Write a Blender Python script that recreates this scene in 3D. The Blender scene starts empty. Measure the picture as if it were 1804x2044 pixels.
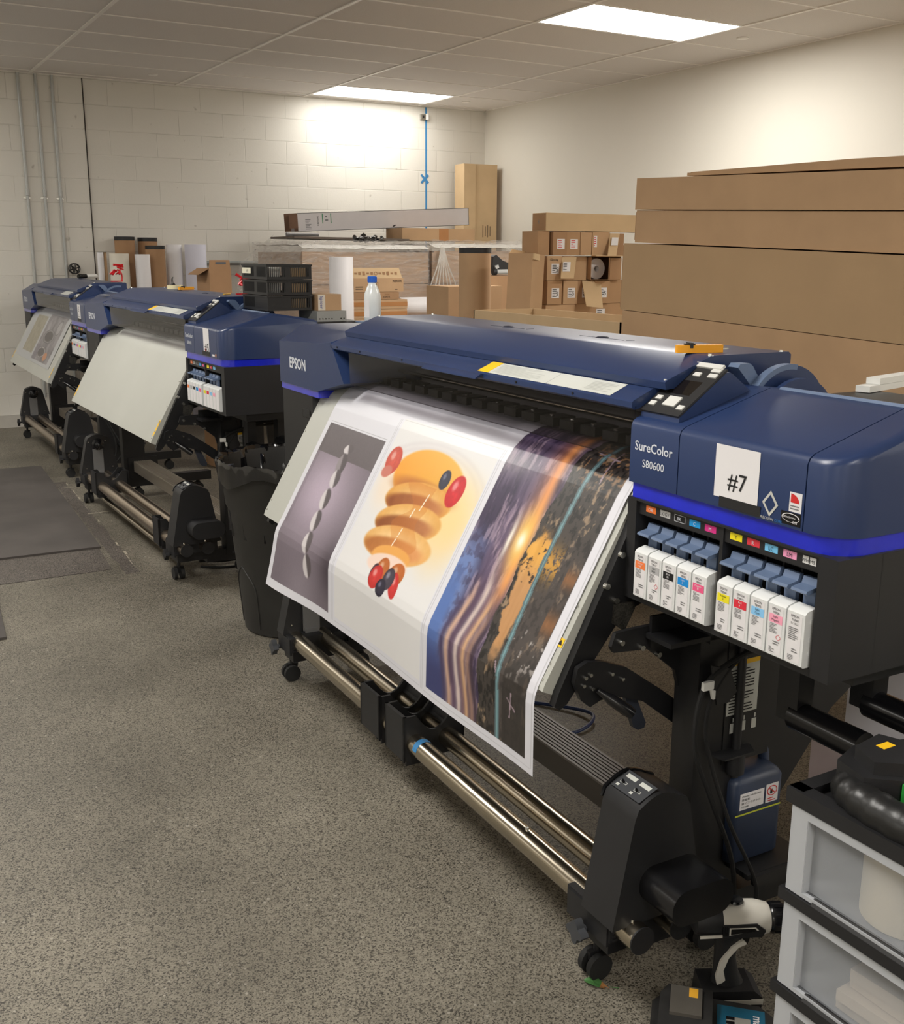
import bpy, bmesh, math, random
import numpy as np
from mathutils import Vector, Matrix
random.seed(7)
SC = bpy.context.scene
COL = SC.collection
PI = math.pi


# ---------------------------------------------------------------- materials
def lin(c):
    out = []
    for v in c[:3]:
        v = v / 255.0
        out.append(v / 12.92 if v <= 0.04045 else ((v + 0.055) / 1.055) ** 2.4)
    return (out[0], out[1], out[2], 1.0)


MATS = {}


def mat(name, rgb, rough=0.5, metal=0.0, var=0.06, vscale=9.0, bump=0.0, bscale=120.0, coat=0.0, spec=0.5, stretch=None):
    """principled material whose colour is broken up by object-space noise"""
    if name in MATS:
        return MATS[name]
    m = bpy.data.materials.new(name)
    m.use_nodes = True
    nt = m.node_tree
    N, Lk = nt.nodes, nt.links
    b = N['Principled BSDF']
    b.inputs['Roughness'].default_value = rough
    b.inputs['Metallic'].default_value = metal
    b.inputs['Specular IOR Level'].default_value = spec
    b.inputs['Coat Weight'].default_value = coat
    tc = N.new('ShaderNodeTexCoord')
    mp = N.new('ShaderNodeMapping')
    Lk.new(tc.outputs['Object'], mp.inputs['Vector'])
    if stretch:
        mp.inputs['Scale'].default_value = stretch
    no = N.new('ShaderNodeTexNoise')
    no.inputs['Scale'].default_value = vscale
    no.inputs['Detail'].default_value = 4
    Lk.new(mp.outputs['Vector'], no.inputs['Vector'])
    c = lin(rgb)
    r = N.new('ShaderNodeValToRGB')
    r.color_ramp.elements[0].position = 0.3
    r.color_ramp.elements[1].position = 0.7
    r.color_ramp.elements[0].color = (c[0] * (1 - var), c[1] * (1 - var), c[2] * (1 - var), 1)
    r.color_ramp.elements[1].color = (min(1, c[0] * (1 + var)), min(1, c[1] * (1 + var)), min(1, c[2] * (1 + var)), 1)
    Lk.new(no.outputs['Fac'], r.inputs['Fac'])
    Lk.new(r.outputs['Color'], b.inputs['Base Color'])
    if bump:
        n2 = N.new('ShaderNodeTexNoise')
        n2.inputs['Scale'].default_value = bscale
        n2.inputs['Detail'].default_value = 3
        Lk.new(mp.outputs['Vector'], n2.inputs['Vector'])
        bp = N.new('ShaderNodeBump')
        bp.inputs['Strength'].default_value = bump
        bp.inputs['Distance'].default_value = 0.002
        Lk.new(n2.outputs['Fac'], bp.inputs['Height'])
        Lk.new(bp.outputs['Normal'], b.inputs['Normal'])
    MATS[name] = m
    return m


def film(name, rgb, alpha, rough=0.1, spec=0.5, wrinkle=0.0, wscale=30, stretch=(1, 1, 1)):
    """thin clear or tinted plastic: part glossy plastic, part see-through"""
    if name in MATS:
        return MATS[name]
    m = bpy.data.materials.new(name)
    m.use_nodes = True
    N, Lk = m.node_tree.nodes, m.node_tree.links
    b = N['Principled BSDF']
    b.inputs['Base Color'].default_value = lin(rgb)
    b.inputs['Roughness'].default_value = rough
    b.inputs['Specular IOR Level'].default_value = spec
    b.inputs['Alpha'].default_value = alpha
    if wrinkle:
        tc = N.new('ShaderNodeTexCoord')
        no = N.new('ShaderNodeTexNoise')
        no.inputs['Scale'].default_value = wscale
        no.inputs['Detail'].default_value = 5
        no.inputs['Distortion'].default_value = 1.5
        mp = N.new('ShaderNodeMapping'); mp.inputs['Scale'].default_value = stretch
        Lk.new(tc.outputs['Object'], mp.inputs['Vector']); Lk.new(mp.outputs[0], no.inputs['Vector'])
        bp = N.new('ShaderNodeBump')
        bp.inputs['Strength'].default_value = wrinkle
        bp.inputs['Distance'].default_value = 0.02
        Lk.new(no.outputs['Fac'], bp.inputs['Height'])
        Lk.new(bp.outputs['Normal'], b.inputs['Normal'])
        ra = N.new('ShaderNodeMapRange')
        ra.inputs['From Min'].default_value = 0.35
        ra.inputs['From Max'].default_value = 0.7
        ra.inputs['To Min'].default_value = alpha * 0.5
        ra.inputs['To Max'].default_value = min(1, alpha * 1.6)
        Lk.new(no.outputs['Fac'], ra.inputs['Value'])
        Lk.new(ra.outputs['Result'], b.inputs['Alpha'])
    MATS[name] = m
    return m


def tint_glass(name, rgb, gloss=0.08, rough=0.06):
    if name in MATS:
        return MATS[name]
    m = bpy.data.materials.new(name)
    m.use_nodes = True
    N, Lk = m.node_tree.nodes, m.node_tree.links
    N.remove(N['Principled BSDF'])
    t = N.new('ShaderNodeBsdfTransparent')
    t.inputs['Color'].default_value = lin(rgb)
    g = N.new('ShaderNodeBsdfGlossy')
    g.inputs['Roughness'].default_value = rough
    fr = N.new('ShaderNodeFresnel')
    fr.inputs['IOR'].default_value = 1.45
    mx = N.new('ShaderNodeMixShader')
    ge = N.new('ShaderNodeNewGeometry')
    ma = N.new('ShaderNodeMath'); ma.operation = 'SUBTRACT'; ma.inputs[0].default_value = 1.0
    Lk.new(ge.outputs['Backfacing'], ma.inputs[1])
    mb = N.new('ShaderNodeMath'); mb.operation = 'MULTIPLY'
    Lk.new(fr.outputs[0], mb.inputs[0]); Lk.new(ma.outputs[0], mb.inputs[1])
    Lk.new(mb.outputs[0], mx.inputs[0])
    Lk.new(t.outputs[0], mx.inputs[1])
    Lk.new(g.outputs[0], mx.inputs[2])
    Lk.new(mx.outputs[0], N['Material Output'].inputs['Surface'])
    MATS[name] = m
    return m


def emit(name, rgb, strength):
    if name in MATS:
        return MATS[name]
    m = bpy.data.materials.new(name)
    m.use_nodes = True
    N, Lk = m.node_tree.nodes, m.node_tree.links
    N.remove(N['Principled BSDF'])
    e = N.new('ShaderNodeEmission')
    e.inputs['Color'].default_value = lin(rgb)
    e.inputs['Strength'].default_value = strength
    Lk.new(e.outputs[0], N['Material Output'].inputs['Surface'])
    MATS[name] = m
    return m


# ---------------------------------------------------------------- mesh builder
TXT = {}


def text_geo(s, bold=0.0):
    key = (s, bold)
    if key not in TXT:
        cu = bpy.data.curves.new('t', 'FONT')
        cu.body = s
        cu.size = 1.0
        cu.resolution_u = 2
        cu.offset = bold
        o = bpy.data.objects.new('t', cu)
        COL.objects.link(o)
        dg = bpy.context.evaluated_depsgraph_get()
        me = o.evaluated_get(dg).to_mesh()
        vs = [tuple(v.co) for v in me.vertices]
        fs = [tuple(p.vertices) for p in me.polygons]
        o.evaluated_get(dg).to_mesh_clear()
        bpy.data.objects.remove(o)
        bpy.data.curves.remove(cu)
        TXT[key] = (vs, fs)
    return TXT[key]


class MB:
    def __init__(self):
        self.bm = bmesh.new()
        self.mi = 0

    def face(self, pts, mi=None):
        vs = [self.bm.verts.new(p) for p in pts]
        f = self.bm.faces.new(vs)
        f.material_index = self.mi if mi is None else mi
        return f

    def box(self, x0, x1, y0, y1, z0, z1):
        return self.prism([(x0, y0), (x1, y0), (x1, y1), (x0, y1)], 'z', z0, z1)

    def prism(self, poly, axis, a0, a1):
        def P(p, a):
            if axis == 'z':
                return (p[0], p[1], a)
            if axis == 'y':
                return (p[0], a, p[1])
            return (a, p[0], p[1])
        A = [self.bm.verts.new(P(p, a0)) for p in poly]
        B = [self.bm.verts.new(P(p, a1)) for p in poly]
        n = len(poly)
        fs = [self.bm.faces.new(A[::-1]), self.bm.faces.new(B)]
        for i in range(n):
            j = (i + 1) % n
            fs.append(self.bm.faces.new((A[i], A[j], B[j], B[i])))
        for f in fs:
            f.material_index = self.mi
        return self

    def rings(self, rings, cap=True, closed=True):
        V = [[self.bm.verts.new(p) for p in r] for r in rings]
        n = len(V[0])
        for a, b in zip(V, V[1:]):
            for i in range(n if closed else n - 1):
                j = (i + 1) % n
                f = self.bm.faces.new((a[i], a[j], b[j], b[i]))
                f.material_index = self.mi
        if cap and closed:
            for r in (V[0][::-1], V[-1]):
                f = self.bm.faces.new(r)
                f.material_index = self.mi
        return self

    def cyl(self, p0, p1, r, n=20, r2=None):
        p0, p1 = Vector(p0), Vector(p1)
        d = (p1 - p0).normalized()
        a = d.orthogonal().normalized()
        b = d.cross(a)
        r2 = r if r2 is None else r2
        R = []
        for p, q in ((p0, r), (p1, r2)):
            R.append([p + a * (q * math.cos(2 * PI * i / n)) + b * (q * math.sin(2 * PI * i / n)) for i in range(n)])
        return self.rings(R)

    def lathe(self, prof, o=(0, 0, 0), d=(0, 0, 1), n=28, cap=True):
        o, d = Vector(o), Vector(d).normalized()
        a = d.orthogonal().normalized()
        b = d.cross(a)
        R = [[o + d * h + a * (max(r, 1e-4) * math.cos(2 * PI * i / n)) + b * (max(r, 1e-4) * math.sin(2 * PI * i / n)) for i in range(n)] for r, h in prof]
        return self.rings(R, cap)

    def tube(self, pts, r, n=10, sub=6, closed=False):
        P = [Vector(p) for p in pts]
        out = []
        m = len(P)
        for i in range(m - 1):
            p0, p1, p2, p3 = P[max(i - 1, 0)], P[i], P[i + 1], P[min(i + 2, m - 1)]
            for k in range(sub):
                t = k / sub
                out.append(0.5 * ((2 * p1) + (p2 - p0) * t + (2 * p0 - 5 * p1 + 4 * p2 - p3) * t * t + (3 * p1 - p0 - 3 * p2 + p3) * t ** 3))
        out.append(P[-1])
        R = []
        a = None
        for i, p in enumerate(out):
            d = (out[min(i + 1, len(out) - 1)] - out[max(i - 1, 0)]).normalized()
            a = d.orthogonal().normalized() if a is None else (a - d * a.dot(d)).normalized()
            b = d.cross(a)
            rr = r(i / (len(out) - 1)) if callable(r) else r
            R.append([p + a * (rr * math.cos(2 * PI * k / n)) + b * (rr * math.sin(2 * PI * k / n)) for k in range(n)])
        return self.rings(R)

    def text(self, s, o, xd, yd, size, align='C', mi=None, bold=0.0, lift=0.0008):
        vs, fs = text_geo(s, bold)
        if not vs:
            return self
        xs = [v[0] for v in vs]
        w0, w1 = min(xs), max(xs)
        sh = {'C': (w0 + w1) / 2, 'L': w0, 'R': w1}[align]
        o, xd, yd = Vector(o), Vector(xd), Vector(yd)
        n = xd.cross(yd).normalized()
        V = [self.bm.verts.new(o + xd * ((v[0] - sh) * size) + yd * (v[1] * size) + n * lift) for v in vs]
        for f in fs:
            try:
                q = self.bm.faces.new([V[i] for i in f])
                q.material_index = self.mi if mi is None else mi
                self.keep = True
            except ValueError:
                pass
        return self

    def patch(self, o, xd, yd, w, h, mi=None, lift=0.0, t=0.0):
        """flat rectangle w x h centred on o"""
        o, xd, yd = Vector(o), Vector(xd).normalized(), Vector(yd).normalized()
        n = xd.cross(yd).normalized()
        o = o + n * lift
        c = [o + xd * (sx * w / 2) + yd * (sy * h / 2) for sx, sy in ((-1, -1), (1, -1), (1, 1), (-1, 1))]
        if t:
            old = self.mi
            if mi is not None:
                self.mi = mi
            self.rings([[p for p in c], [p + n * t for p in c]])
            self.mi = old
        else:
            self.face(c, mi)
        return self

    def xf(self, M):
        bmesh.ops.transform(self.bm, matrix=M, verts=self.bm.verts)
        return self

    def bev(self, w, seg=2, ang=40):
        es = [e for e in self.bm.edges if len(e.link_faces) == 2 and e.calc_face_angle(0) > math.radians(ang)]
        bmesh.ops.recalc_face_normals(self.bm, faces=self.bm.faces)
        if es:
            bmesh.ops.bevel(self.bm, geom=es, offset=w, segments=seg, affect='EDGES', profile=0.6, clamp_overlap=True)
        return self

    def build(self, name, mats, parent=None, bevel=0.0, smooth=40, recalc=True, loc=None, rot=None, seg=2):
        if bevel:
            self.bev(bevel, seg)
        if recalc and not getattr(self, 'keep', False):
            bmesh.ops.recalc_face_normals(self.bm, faces=self.bm.faces)
        me = bpy.data.meshes.new(name)
        self.bm.to_mesh(me)
        self.bm.free()
        for m in (mats if isinstance(mats, (list, tuple)) else [mats]):
            me.materials.append(m)
        if smooth:
            me.polygons.foreach_set('use_smooth', [True] * len(me.polygons))
            me.set_sharp_from_angle(angle=math.radians(smooth))
        o = bpy.data.objects.new(name, me)
        COL.objects.link(o)
        if parent is not None:
            o.parent = parent
        if loc is not None:
            o.location = loc
        if rot is not None:
            o.rotation_euler = rot
        return o


def thing(name, label, cat, loc=(0, 0, 0), rotz=0.0, group=None, rot=None):
    o = bpy.data.objects.new(name, None)
    COL.objects.link(o)
    o.empty_display_size = 0.05
    o.location = loc
    o.rotation_euler = rot if rot is not None else (0, 0, rotz)
    return tag(o, label, cat, group)


def tag(o, label, cat, group=None, kind=None):
    o['label'] = label
    o['category'] = cat
    if group:
        o['group'] = group
    if kind:
        o['kind'] = kind
    return o


def struct(o):
    o['kind'] = 'structure'
    return o


def copy_thing(root, label, group=None):
    r = root.copy()
    COL.objects.link(r)
    r['label'] = label
    if group:
        r['group'] = group
    for ch in list(root.children):
        c = ch.copy()
        COL.objects.link(c)
        c.parent = r
        for g in list(ch.children):
            d = g.copy()
            COL.objects.link(d)
            d.parent = c
    return r


def seglist(mb, o, xd, yd, w, h, rows, mi, seed=0, lift=0.0008, fill=0.9):
    """rows of short dashes standing for print too small to read"""
    rnd = random.Random(seed)
    o, xd, yd = Vector(o), Vector(xd), Vector(yd)
    lh = h / rows
    for i in range(rows):
        ww = w * (fill if rnd.random() > 0.3 else rnd.uniform(0.4, 0.85))
        y = h / 2 - lh * (i + 0.5)
        mb.patch(o + yd * y + xd * (-(w - ww) / 2), xd, yd, ww, lh * 0.42, mi, lift)


FX, FY = (0, -1, 0), (0, 0, 1)          # across / up on a face that looks towards -x

LAMP_E = 9
EXPOSURE = 1.85
# ---------------------------------------------------------------- materials used all over
NAVY = mat('navy painted plastic', (38, 55, 94), 0.31, var=0.05, vscale=4, bump=0.04, bscale=900)
NAVYL = mat('slate blue plastic', (98, 116, 146), 0.4)
BLACK = mat('black moulded plastic', (30, 30, 32), 0.5, var=0.12, bump=0.05, bscale=700)
BLACKM = mat('black painted steel', (24, 24, 26), 0.42, var=0.15)
BLACKS = mat('glossy black plastic', (20, 20, 22), 0.22, var=0.1)
RUBBER = mat('black rubber', (20, 20, 20), 0.75, var=0.2)
DGREY = mat('dark grey plastic', (62, 64, 68), 0.5)
GREY = mat('grey painted steel', (150, 152, 150), 0.5)
GUIDE = mat('warm grey painted sheet steel', (182, 183, 176), 0.42, var=0.03, vscale=3)
STEEL = mat('brushed stainless tube', (190, 180, 162), 0.22, metal=1.0, var=0.08, vscale=40, stretch=(1, 0.05, 1))
ALU = mat('anodised aluminium bar', (112, 104, 94), 0.42, metal=0.8, var=0.08, vscale=30, stretch=(1, 0.04, 1))
SCREW = mat('zinc screw', (205, 205, 200), 0.25, metal=1.0)
BLUEL = mat('translucent blue trim', (30, 42, 196), 0.16, var=0.12, vscale=14, coat=0.6)
WHITE = mat('white plastic', (228, 228, 224), 0.45, var=0.02)
PAPERW = mat('white paper', (226, 224, 226), 0.6, var=0.015)
LABELG = mat('pale grey label', (206, 208, 202), 0.5, var=0.02)
YEL = mat('yellow print', (246, 196, 30), 0.5)
PALEK = mat('pale grey print', (184, 186, 181), 0.5)
INK = mat('black print', (22, 22, 24), 0.6)
INKG = mat('grey print', (120, 120, 122), 0.6)
RED = mat('red print', (206, 44, 44), 0.5)
BLUEP = mat('blue print', (28, 120, 196), 0.5)
GREENP = mat('green print', (30, 130, 84), 0.5)
ORANGE = mat('orange plastic', (240, 164, 24), 0.4)
BRIGHTW = mat('silver lettering', (214, 218, 226), 0.4)
CARD = mat('brown corrugated cardboard', (186, 152, 116), 0.8, var=0.06, vscale=5, bump=0.08, bscale=160)
CARDD = mat('darker brown cardboard', (164, 128, 94), 0.82, var=0.08, vscale=7, bump=0.08, bscale=160)
CARDL = mat('light tan cardboard', (202, 174, 136), 0.8, var=0.05, vscale=6, bump=0.06, bscale=160)
TAPEB = mat('brown packing tape', (176, 122, 74), 0.25, var=0.05)
WOOD = mat('pale pine board', (206, 168, 118), 0.7, var=0.14, vscale=14, stretch=(0.15, 1, 1))

YB, XR, ZC = 9.8514, 6.151, 2.931
XL, YF = -6.9, -6.1
U0, V0, TW, TD = 1.6995, 6.0427, 1.2192, 0.6096


def wall_mat():
    m = bpy.data.materials.new('white painted concrete block')
    m.use_nodes = True
    N, Lk = m.node_tree.nodes, m.node_tree.links
    b = N['Principled BSDF']
    b.inputs['Roughness'].default_value = 0.62
    tc = N.new('ShaderNodeTexCoord')
    sp = N.new('ShaderNodeSeparateXYZ')
    cb = N.new('ShaderNodeCombineXYZ')
    Lk.new(tc.outputs['Object'], sp.inputs[0])
    ax = N.new('ShaderNodeMath'); ax.operation = 'ADD'; ax.inputs[1].default_value = -2.33 + 0.4064 * 20 - 0.2
    az = N.new('ShaderNodeMath'); az.operation = 'ADD'; az.inputs[1].default_value = -1.9075 + 0.2032 * 20
    Lk.new(sp.outputs['X'], ax.inputs[0]); Lk.new(sp.outputs['Z'], az.inputs[0])
    Lk.new(ax.outputs[0], cb.inputs['X']); Lk.new(az.outputs[0], cb.inputs['Y'])
    wob = N.new('ShaderNodeTexNoise'); wob.inputs['Scale'].default_value = 3.0
    Lk.new(tc.outputs['Object'], wob.inputs['Vector'])
    wm = N.new('ShaderNodeVectorMath'); wm.operation = 'MULTIPLY_ADD'
    wm.inputs[1].default_value = (0.01, 0.01, 0)
    Lk.new(wob.outputs['Color'], wm.inputs[0]); Lk.new(cb.outputs[0], wm.inputs[2])
    br = N.new('ShaderNodeTexBrick')
    br.inputs['Scale'].default_value = 1.0
    br.inputs['Brick Width'].default_value = 0.4064
    br.inputs['Row Height'].default_value = 0.2032
    br.inputs['Mortar Size'].default_value = 0.0042
    br.inputs['Mortar Smooth'].default_value = 0.6
    br.inputs['Color1'].default_value = lin((224, 221, 213))
    br.inputs['Color2'].default_value = lin((220, 217, 209))
    br.inputs['Mortar'].default_value = lin((208, 205, 196))
    br.offset = 0.5
    Lk.new(wm.outputs[0], br.inputs['Vector'])
    # joints are partly filled with paint
    fi = N.new('ShaderNodeTexNoise'); fi.inputs['Scale'].default_value = 2.2; fi.inputs['Detail'].default_value = 4
    Lk.new(tc.outputs['Object'], fi.inputs['Vector'])
    fr = N.new('ShaderNodeMapRange'); fr.inputs['From Min'].default_value = 0.3; fr.inputs['From Max'].default_value = 0.62
    Lk.new(fi.outputs['Fac'], fr.inputs['Value'])
    mx = N.new('ShaderNodeMix'); mx.data_type = 'RGBA'
    mx.inputs[6].default_value = lin((223, 220, 212))
    Lk.new(fr.outputs[0], mx.inputs[0]); Lk.new(br.outputs['Color'], mx.inputs[7])
    # scuffs
    sn = N.new('ShaderNodeTexNoise'); sn.inputs['Scale'].default_value = 14; sn.inputs['Detail'].default_value = 6
    Lk.new(tc.outputs['Object'], sn.inputs['Vector'])
    sr = N.new('ShaderNodeValToRGB')
    sr.color_ramp.elements[0].position = 0.68; sr.color_ramp.elements[0].color = (1, 1, 1, 1)
    sr.color_ramp.elements[1].position = 0.82; sr.color_ramp.elements[1].color = (0.5, 0.47, 0.44, 1)
    Lk.new(sn.outputs['Fac'], sr.inputs['Fac'])
    mu = N.new('ShaderNodeMix'); mu.data_type = 'RGBA'; mu.blend_type = 'MULTIPLY'; mu.inputs[0].default_value = 1.0
    Lk.new(mx.outputs[2], mu.inputs[6]); Lk.new(sr.outputs['Color'], mu.inputs[7])
    Lk.new(mu.outputs[2], b.inputs['Base Color'])
    gr = N.new('ShaderNodeTexNoise'); gr.inputs['Scale'].default_value = 90
    Lk.new(tc.outputs['Object'], gr.inputs['Vector'])
    mh = N.new('ShaderNodeMath'); mh.operation = 'MULTIPLY'
    Lk.new(br.outputs['Fac'], mh.inputs[0]); Lk.new(fr.outputs[0], mh.inputs[1])
    ad = N.new('ShaderNodeMath'); ad.operation = 'MULTIPLY_ADD'; ad.inputs[1].default_value = -1.0
    gm = N.new('ShaderNodeMath'); gm.operation = 'MULTIPLY'; gm.inputs[1].default_value = 0.12
    Lk.new(gr.outputs['Fac'], gm.inputs[0])
    Lk.new(mh.outputs[0], ad.inputs[0]); Lk.new(gm.outputs[0], ad.inputs[2])
    bp = N.new('ShaderNodeBump'); bp.inputs['Strength'].default_value = 0.55; bp.inputs['Distance'].default_value = 0.006
    Lk.new(ad.outputs[0], bp.inputs['Height']); Lk.new(bp.outputs[0], b.inputs['Normal'])
    return m


def floor_mat(base, lo, hi, spk):
    m = bpy.data.materials.new('worn ground concrete')
    m.use_nodes = True
    N, Lk = m.node_tree.nodes, m.node_tree.links
    b = N['Principled BSDF']
    tc = N.new('ShaderNodeTexCoord')
    n1 = N.new('ShaderNodeTexNoise'); n1.inputs['Scale'].default_value = 1.3; n1.inputs['Detail'].default_value = 5; n1.inputs['Roughness'].default_value = 0.6
    Lk.new(tc.outputs['Object'], n1.inputs['Vector'])
    r1 = N.new('ShaderNodeValToRGB')
    r1.color_ramp.elements[0].position = 0.32; r1.color_ramp.elements[0].color = lin(lo)
    r1.color_ramp.elements[1].position = 0.68; r1.color_ramp.elements[1].color = lin(hi)
    Lk.new(n1.outputs['Fac'], r1.inputs['Fac'])
    n2 = N.new('ShaderNodeTexVoronoi'); n2.inputs['Scale'].default_value = 330
    Lk.new(tc.outputs['Object'], n2.inputs['Vector'])
    r2 = N.new('ShaderNodeValToRGB')
    e = r2.color_ramp.elements
    e[0].position = 0.08; e[0].color = lin(spk[0])
    e[1].position = 0.95; e[1].color = lin(spk[2])
    k = e.new(0.4); k.color = lin(spk[1])
    bw = N.new('ShaderNodeSeparateColor'); Lk.new(n2.outputs['Color'], bw.inputs[0]); Lk.new(bw.outputs[0], r2.inputs['Fac'])
    mu = N.new('ShaderNodeMix'); mu.data_type = 'RGBA'; mu.blend_type = 'MULTIPLY'; mu.inputs[0].default_value = 1
    Lk.new(r1.outputs[0], mu.inputs[6]); Lk.new(r2.outputs[0], mu.inputs[7])
    # pale paint flecks
    n3 = N.new('ShaderNodeTexVoronoi'); n3.inputs['Scale'].default_value = 34
    Lk.new(tc.outputs['Object'], n3.inputs['Vector'])
    n4 = N.new('ShaderNodeTexNoise'); n4.inputs['Scale'].default_value = 5.0
    Lk.new(tc.outputs['Object'], n4.inputs['Vector'])
    su = N.new('ShaderNodeMath'); su.operation = 'MULTIPLY_ADD'; su.inputs[1].default_value = -0.2; 
    Lk.new(n4.outputs['Fac'], su.inputs[0]); Lk.new(n3.outputs['Distance'], su.inputs[2])
    r3 = N.new('ShaderNodeValToRGB')
    r3.color_ramp.elements[0].position = 0.0; r3.color_ramp.elements[0].color = (0.22, 0.22, 0.22, 1)
    r3.color_ramp.elements[1].position = 0.015; r3.color_ramp.elements[1].color = (0, 0, 0, 1)
    Lk.new(su.outputs[0], r3.inputs['Fac'])
    m2 = N.new('ShaderNodeMix'); m2.data_type = 'RGBA'
    m2.inputs[7].default_value = lin((214, 208, 196))
    Lk.new(r3.outputs[0], m2.inputs[0]); Lk.new(mu.outputs[2], m2.inputs[6])
    Lk.new(m2.outputs[2], b.inputs['Base Color'])
    rr = N.new('ShaderNodeMapRange'); rr.inputs['To Min'].default_value = 0.42; rr.inputs['To Max'].default_value = 0.75
    Lk.new(n1.outputs['Fac'], rr.inputs['Value']); Lk.new(rr.outputs[0], b.inputs['Roughness'])
    bp = N.new('ShaderNodeBump'); bp.inputs['Strength'].default_value = 0.15; bp.inputs['Distance'].default_value = 0.002
    Lk.new(bw.outputs[0], bp.inputs['Height']); Lk.new(bp.outputs[0], b.inputs['Normal'])
    return m


WALLB = wall_mat()
WALLP = mat('white painted drywall', (220, 216, 206), 0.6, var=0.015, vscale=1.5, bump=0.05, bscale=60)
CEILM = mat('white acoustic ceiling tile', (222, 217, 212), 0.85, var=0.05, vscale=160, bump=0.25, bscale=260)
TBAR = mat('white enamelled ceiling bar', (240, 236, 230), 0.4)
FLOORM = floor_mat(None, (112, 108, 97), (148, 143, 130), ((104, 100, 96), (212, 209, 205), (252, 250, 247)))
FLOORA = floor_mat(None, (104, 98, 93), (124, 118, 112), ((46, 43, 43), (200, 196, 192), (250, 248, 244)))
JOINT = mat('pale filler in a saw cut', (158, 150, 134), 0.8, var=0.2, vscale=60)
DARKJ = mat('open crack', (66, 60, 56), 0.9, var=0.3, vscale=60)

# floor slab, its aggregate patch and saw cuts
f = MB()
f.box(XL, XR, YF, YB + 0.1, -0.12, 0.0)


def strip(a, b, w, z, mi, f=f):
    a, b = Vector((*a, z)), Vector((*b, z))
    d = (b - a).normalized()
    n = Vector((-d.y, d.x, 0)) * w / 2
    f.face([a - n, b - n, b + n, a + n], mi)


f.face([(0.2, 5.05, 0.0006), (1.06, 5.045, 0.0006), (1.09, 5.47, 0.0006), (0.2, 5.47, 0.0006)], 1)
rg = random.Random(3)
L0, L1 = [], []
for k in range(41):
    y = 4.93 + k * (7.25 - 4.93) / 40
    xc = 1.135 + (y - 4.93) * 0.042
    L0.append((xc - 0.03 - rg.uniform(0, 0.018), y, 0.0008))
    L1.append((xc + 0.02 + rg.uniform(0, 0.02), y, 0.0008))
for k in range(40):
    f.face([L0[k], L1[k], L1[k + 1], L0[k + 1]], 1)
for k in range(26):
    if rg.random() < 0.45:
        ya = 4.90 + k * 0.093
        xa = 1.165 + (ya - 4.9) * 0.0417 + rg.uniform(-0.006, 0.006)
        strip((xa, ya), (xa + 0.0038, ya + rg.uniform(0.05, 0.095)), rg.uniform(0.003, 0.013), 0.0011, 2)
strip((0.1, 5.042), (1.06, 5.04), 0.006, 0.0011, 3)
strip((1.2, 6.25), (1.52, 6.27), 0.012, 0.001, 2)
strip((1.2, 7.05), (1.5, 7.06), 0.01, 0.001, 2)
strip((1.7, 1.9), (1.72, 4.6), 0.008, 0.001, 2)
strip((1.55, 1.85), (1.7, 1.9), 0.006, 0.001, 2)
struct(f.build('floor', [FLOORM, FLOORA, JOINT, DARKJ], smooth=0, recalc=False))

w = MB(); w.box(1.985, XR + 0.1, YB, YB + 0.12, 0, ZC + 0.05)
struct(w.build('wall_back', WALLB, smooth=0))
w = MB()
w.box(XL, 2.115, YB - 0.012, YB + 0.12, 0, ZC + 0.05)
w.box(2.115, 2.125, YB - 0.001, YB + 0.12, 0, ZC)
w.bm.faces.ensure_lookup_table()
w.mi = 1
w.prism([(2.113, YB - 0.0135), (2.123, YB - 0.0135), (2.123, YB + 0.001), (2.113, YB + 0.001)], 'z', 0, ZC)
struct(w.build('wall_back_pilaster', [WALLB, DARKJ], smooth=0))
w = MB(); w.box(XL, 1.985, YB - 0.02, YB - 0.008, 0, 0.11)
struct(w.build('baseboard_back', mat('grey vinyl base', (190, 186, 178), 0.6), bevel=0.003))
w = MB(); w.box(XR, XR + 0.12, YF, YB + 0.1, 0, ZC + 0.05)
struct(w.build('wall_right', WALLP, smooth=0))
w = MB(); w.box(XL - 0.12, XL, YF, YB + 0.1, 0, ZC + 0.05)
struct(w.build('wall_left', WALLP, smooth=0))
w = MB(); w.box(XL - 0.1, XR + 0.1, YF - 0.12, YF, 0, ZC + 0.05)
struct(w.build('wall_front', WALLP, smooth=0))
# ceiling: tiles with openings where the troffers sit, and the exposed bars
LY = [V0 - TD + k * 6 * TD for k in (-3, -2, -1, 0, 1)]          # lamp rows (far edge row 0 .. )
LX = [U0 + 2 * TW, U0 - 2 * TW, U0 - 6 * TW]
lamps = [(x, y) for x in LX for y in LY]  # most are unseen, added out of view to even out the light
c = MB()
i0, i1 = int((XL - U0) / TW) - 1, int((XR - U0) / TW) + 1
j0, j1 = int((YF - V0) / TD) - 1, int((YB - V0) / TD) + 1
for i in range(i0, i1 + 1):
    for j in range(j0, j1 + 1):
        x0, y0 = U0 + i * TW, V0 + j * TD
        if any(abs(x0 - lx) < 0.01 and abs(y0 - ly) < 0.01 for lx, ly in lamps):
            continue
        xa, xb = max(x0, XL), min(x0 + TW, XR)
        ya, yb = max(y0, YF), min(y0 + TD, YB)
        if xb - xa > 0.01 and yb - ya > 0.01:
            c.face([(xa, ya, ZC), (xa, yb, ZC), (xb, yb, ZC), (xb, ya, ZC)])
c.mi = 1
for i in range(i0, i1 + 2):
    x = U0 + i * TW
    if XL < x < XR:
        c.box(x - 0.012, x + 0.012, YF, YB, ZC - 0.007, ZC + 0.001)
for j in range(j0, j1 + 2):
    y = V0 + j * TD
    if YF < y < YB:
        c.box(XL, XR, y - 0.007, y + 0.007, ZC - 0.005, ZC + 0.001)
c.box(XR - 0.02, XR, YF, YB, ZC - 0.006, ZC + 0.001)
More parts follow.
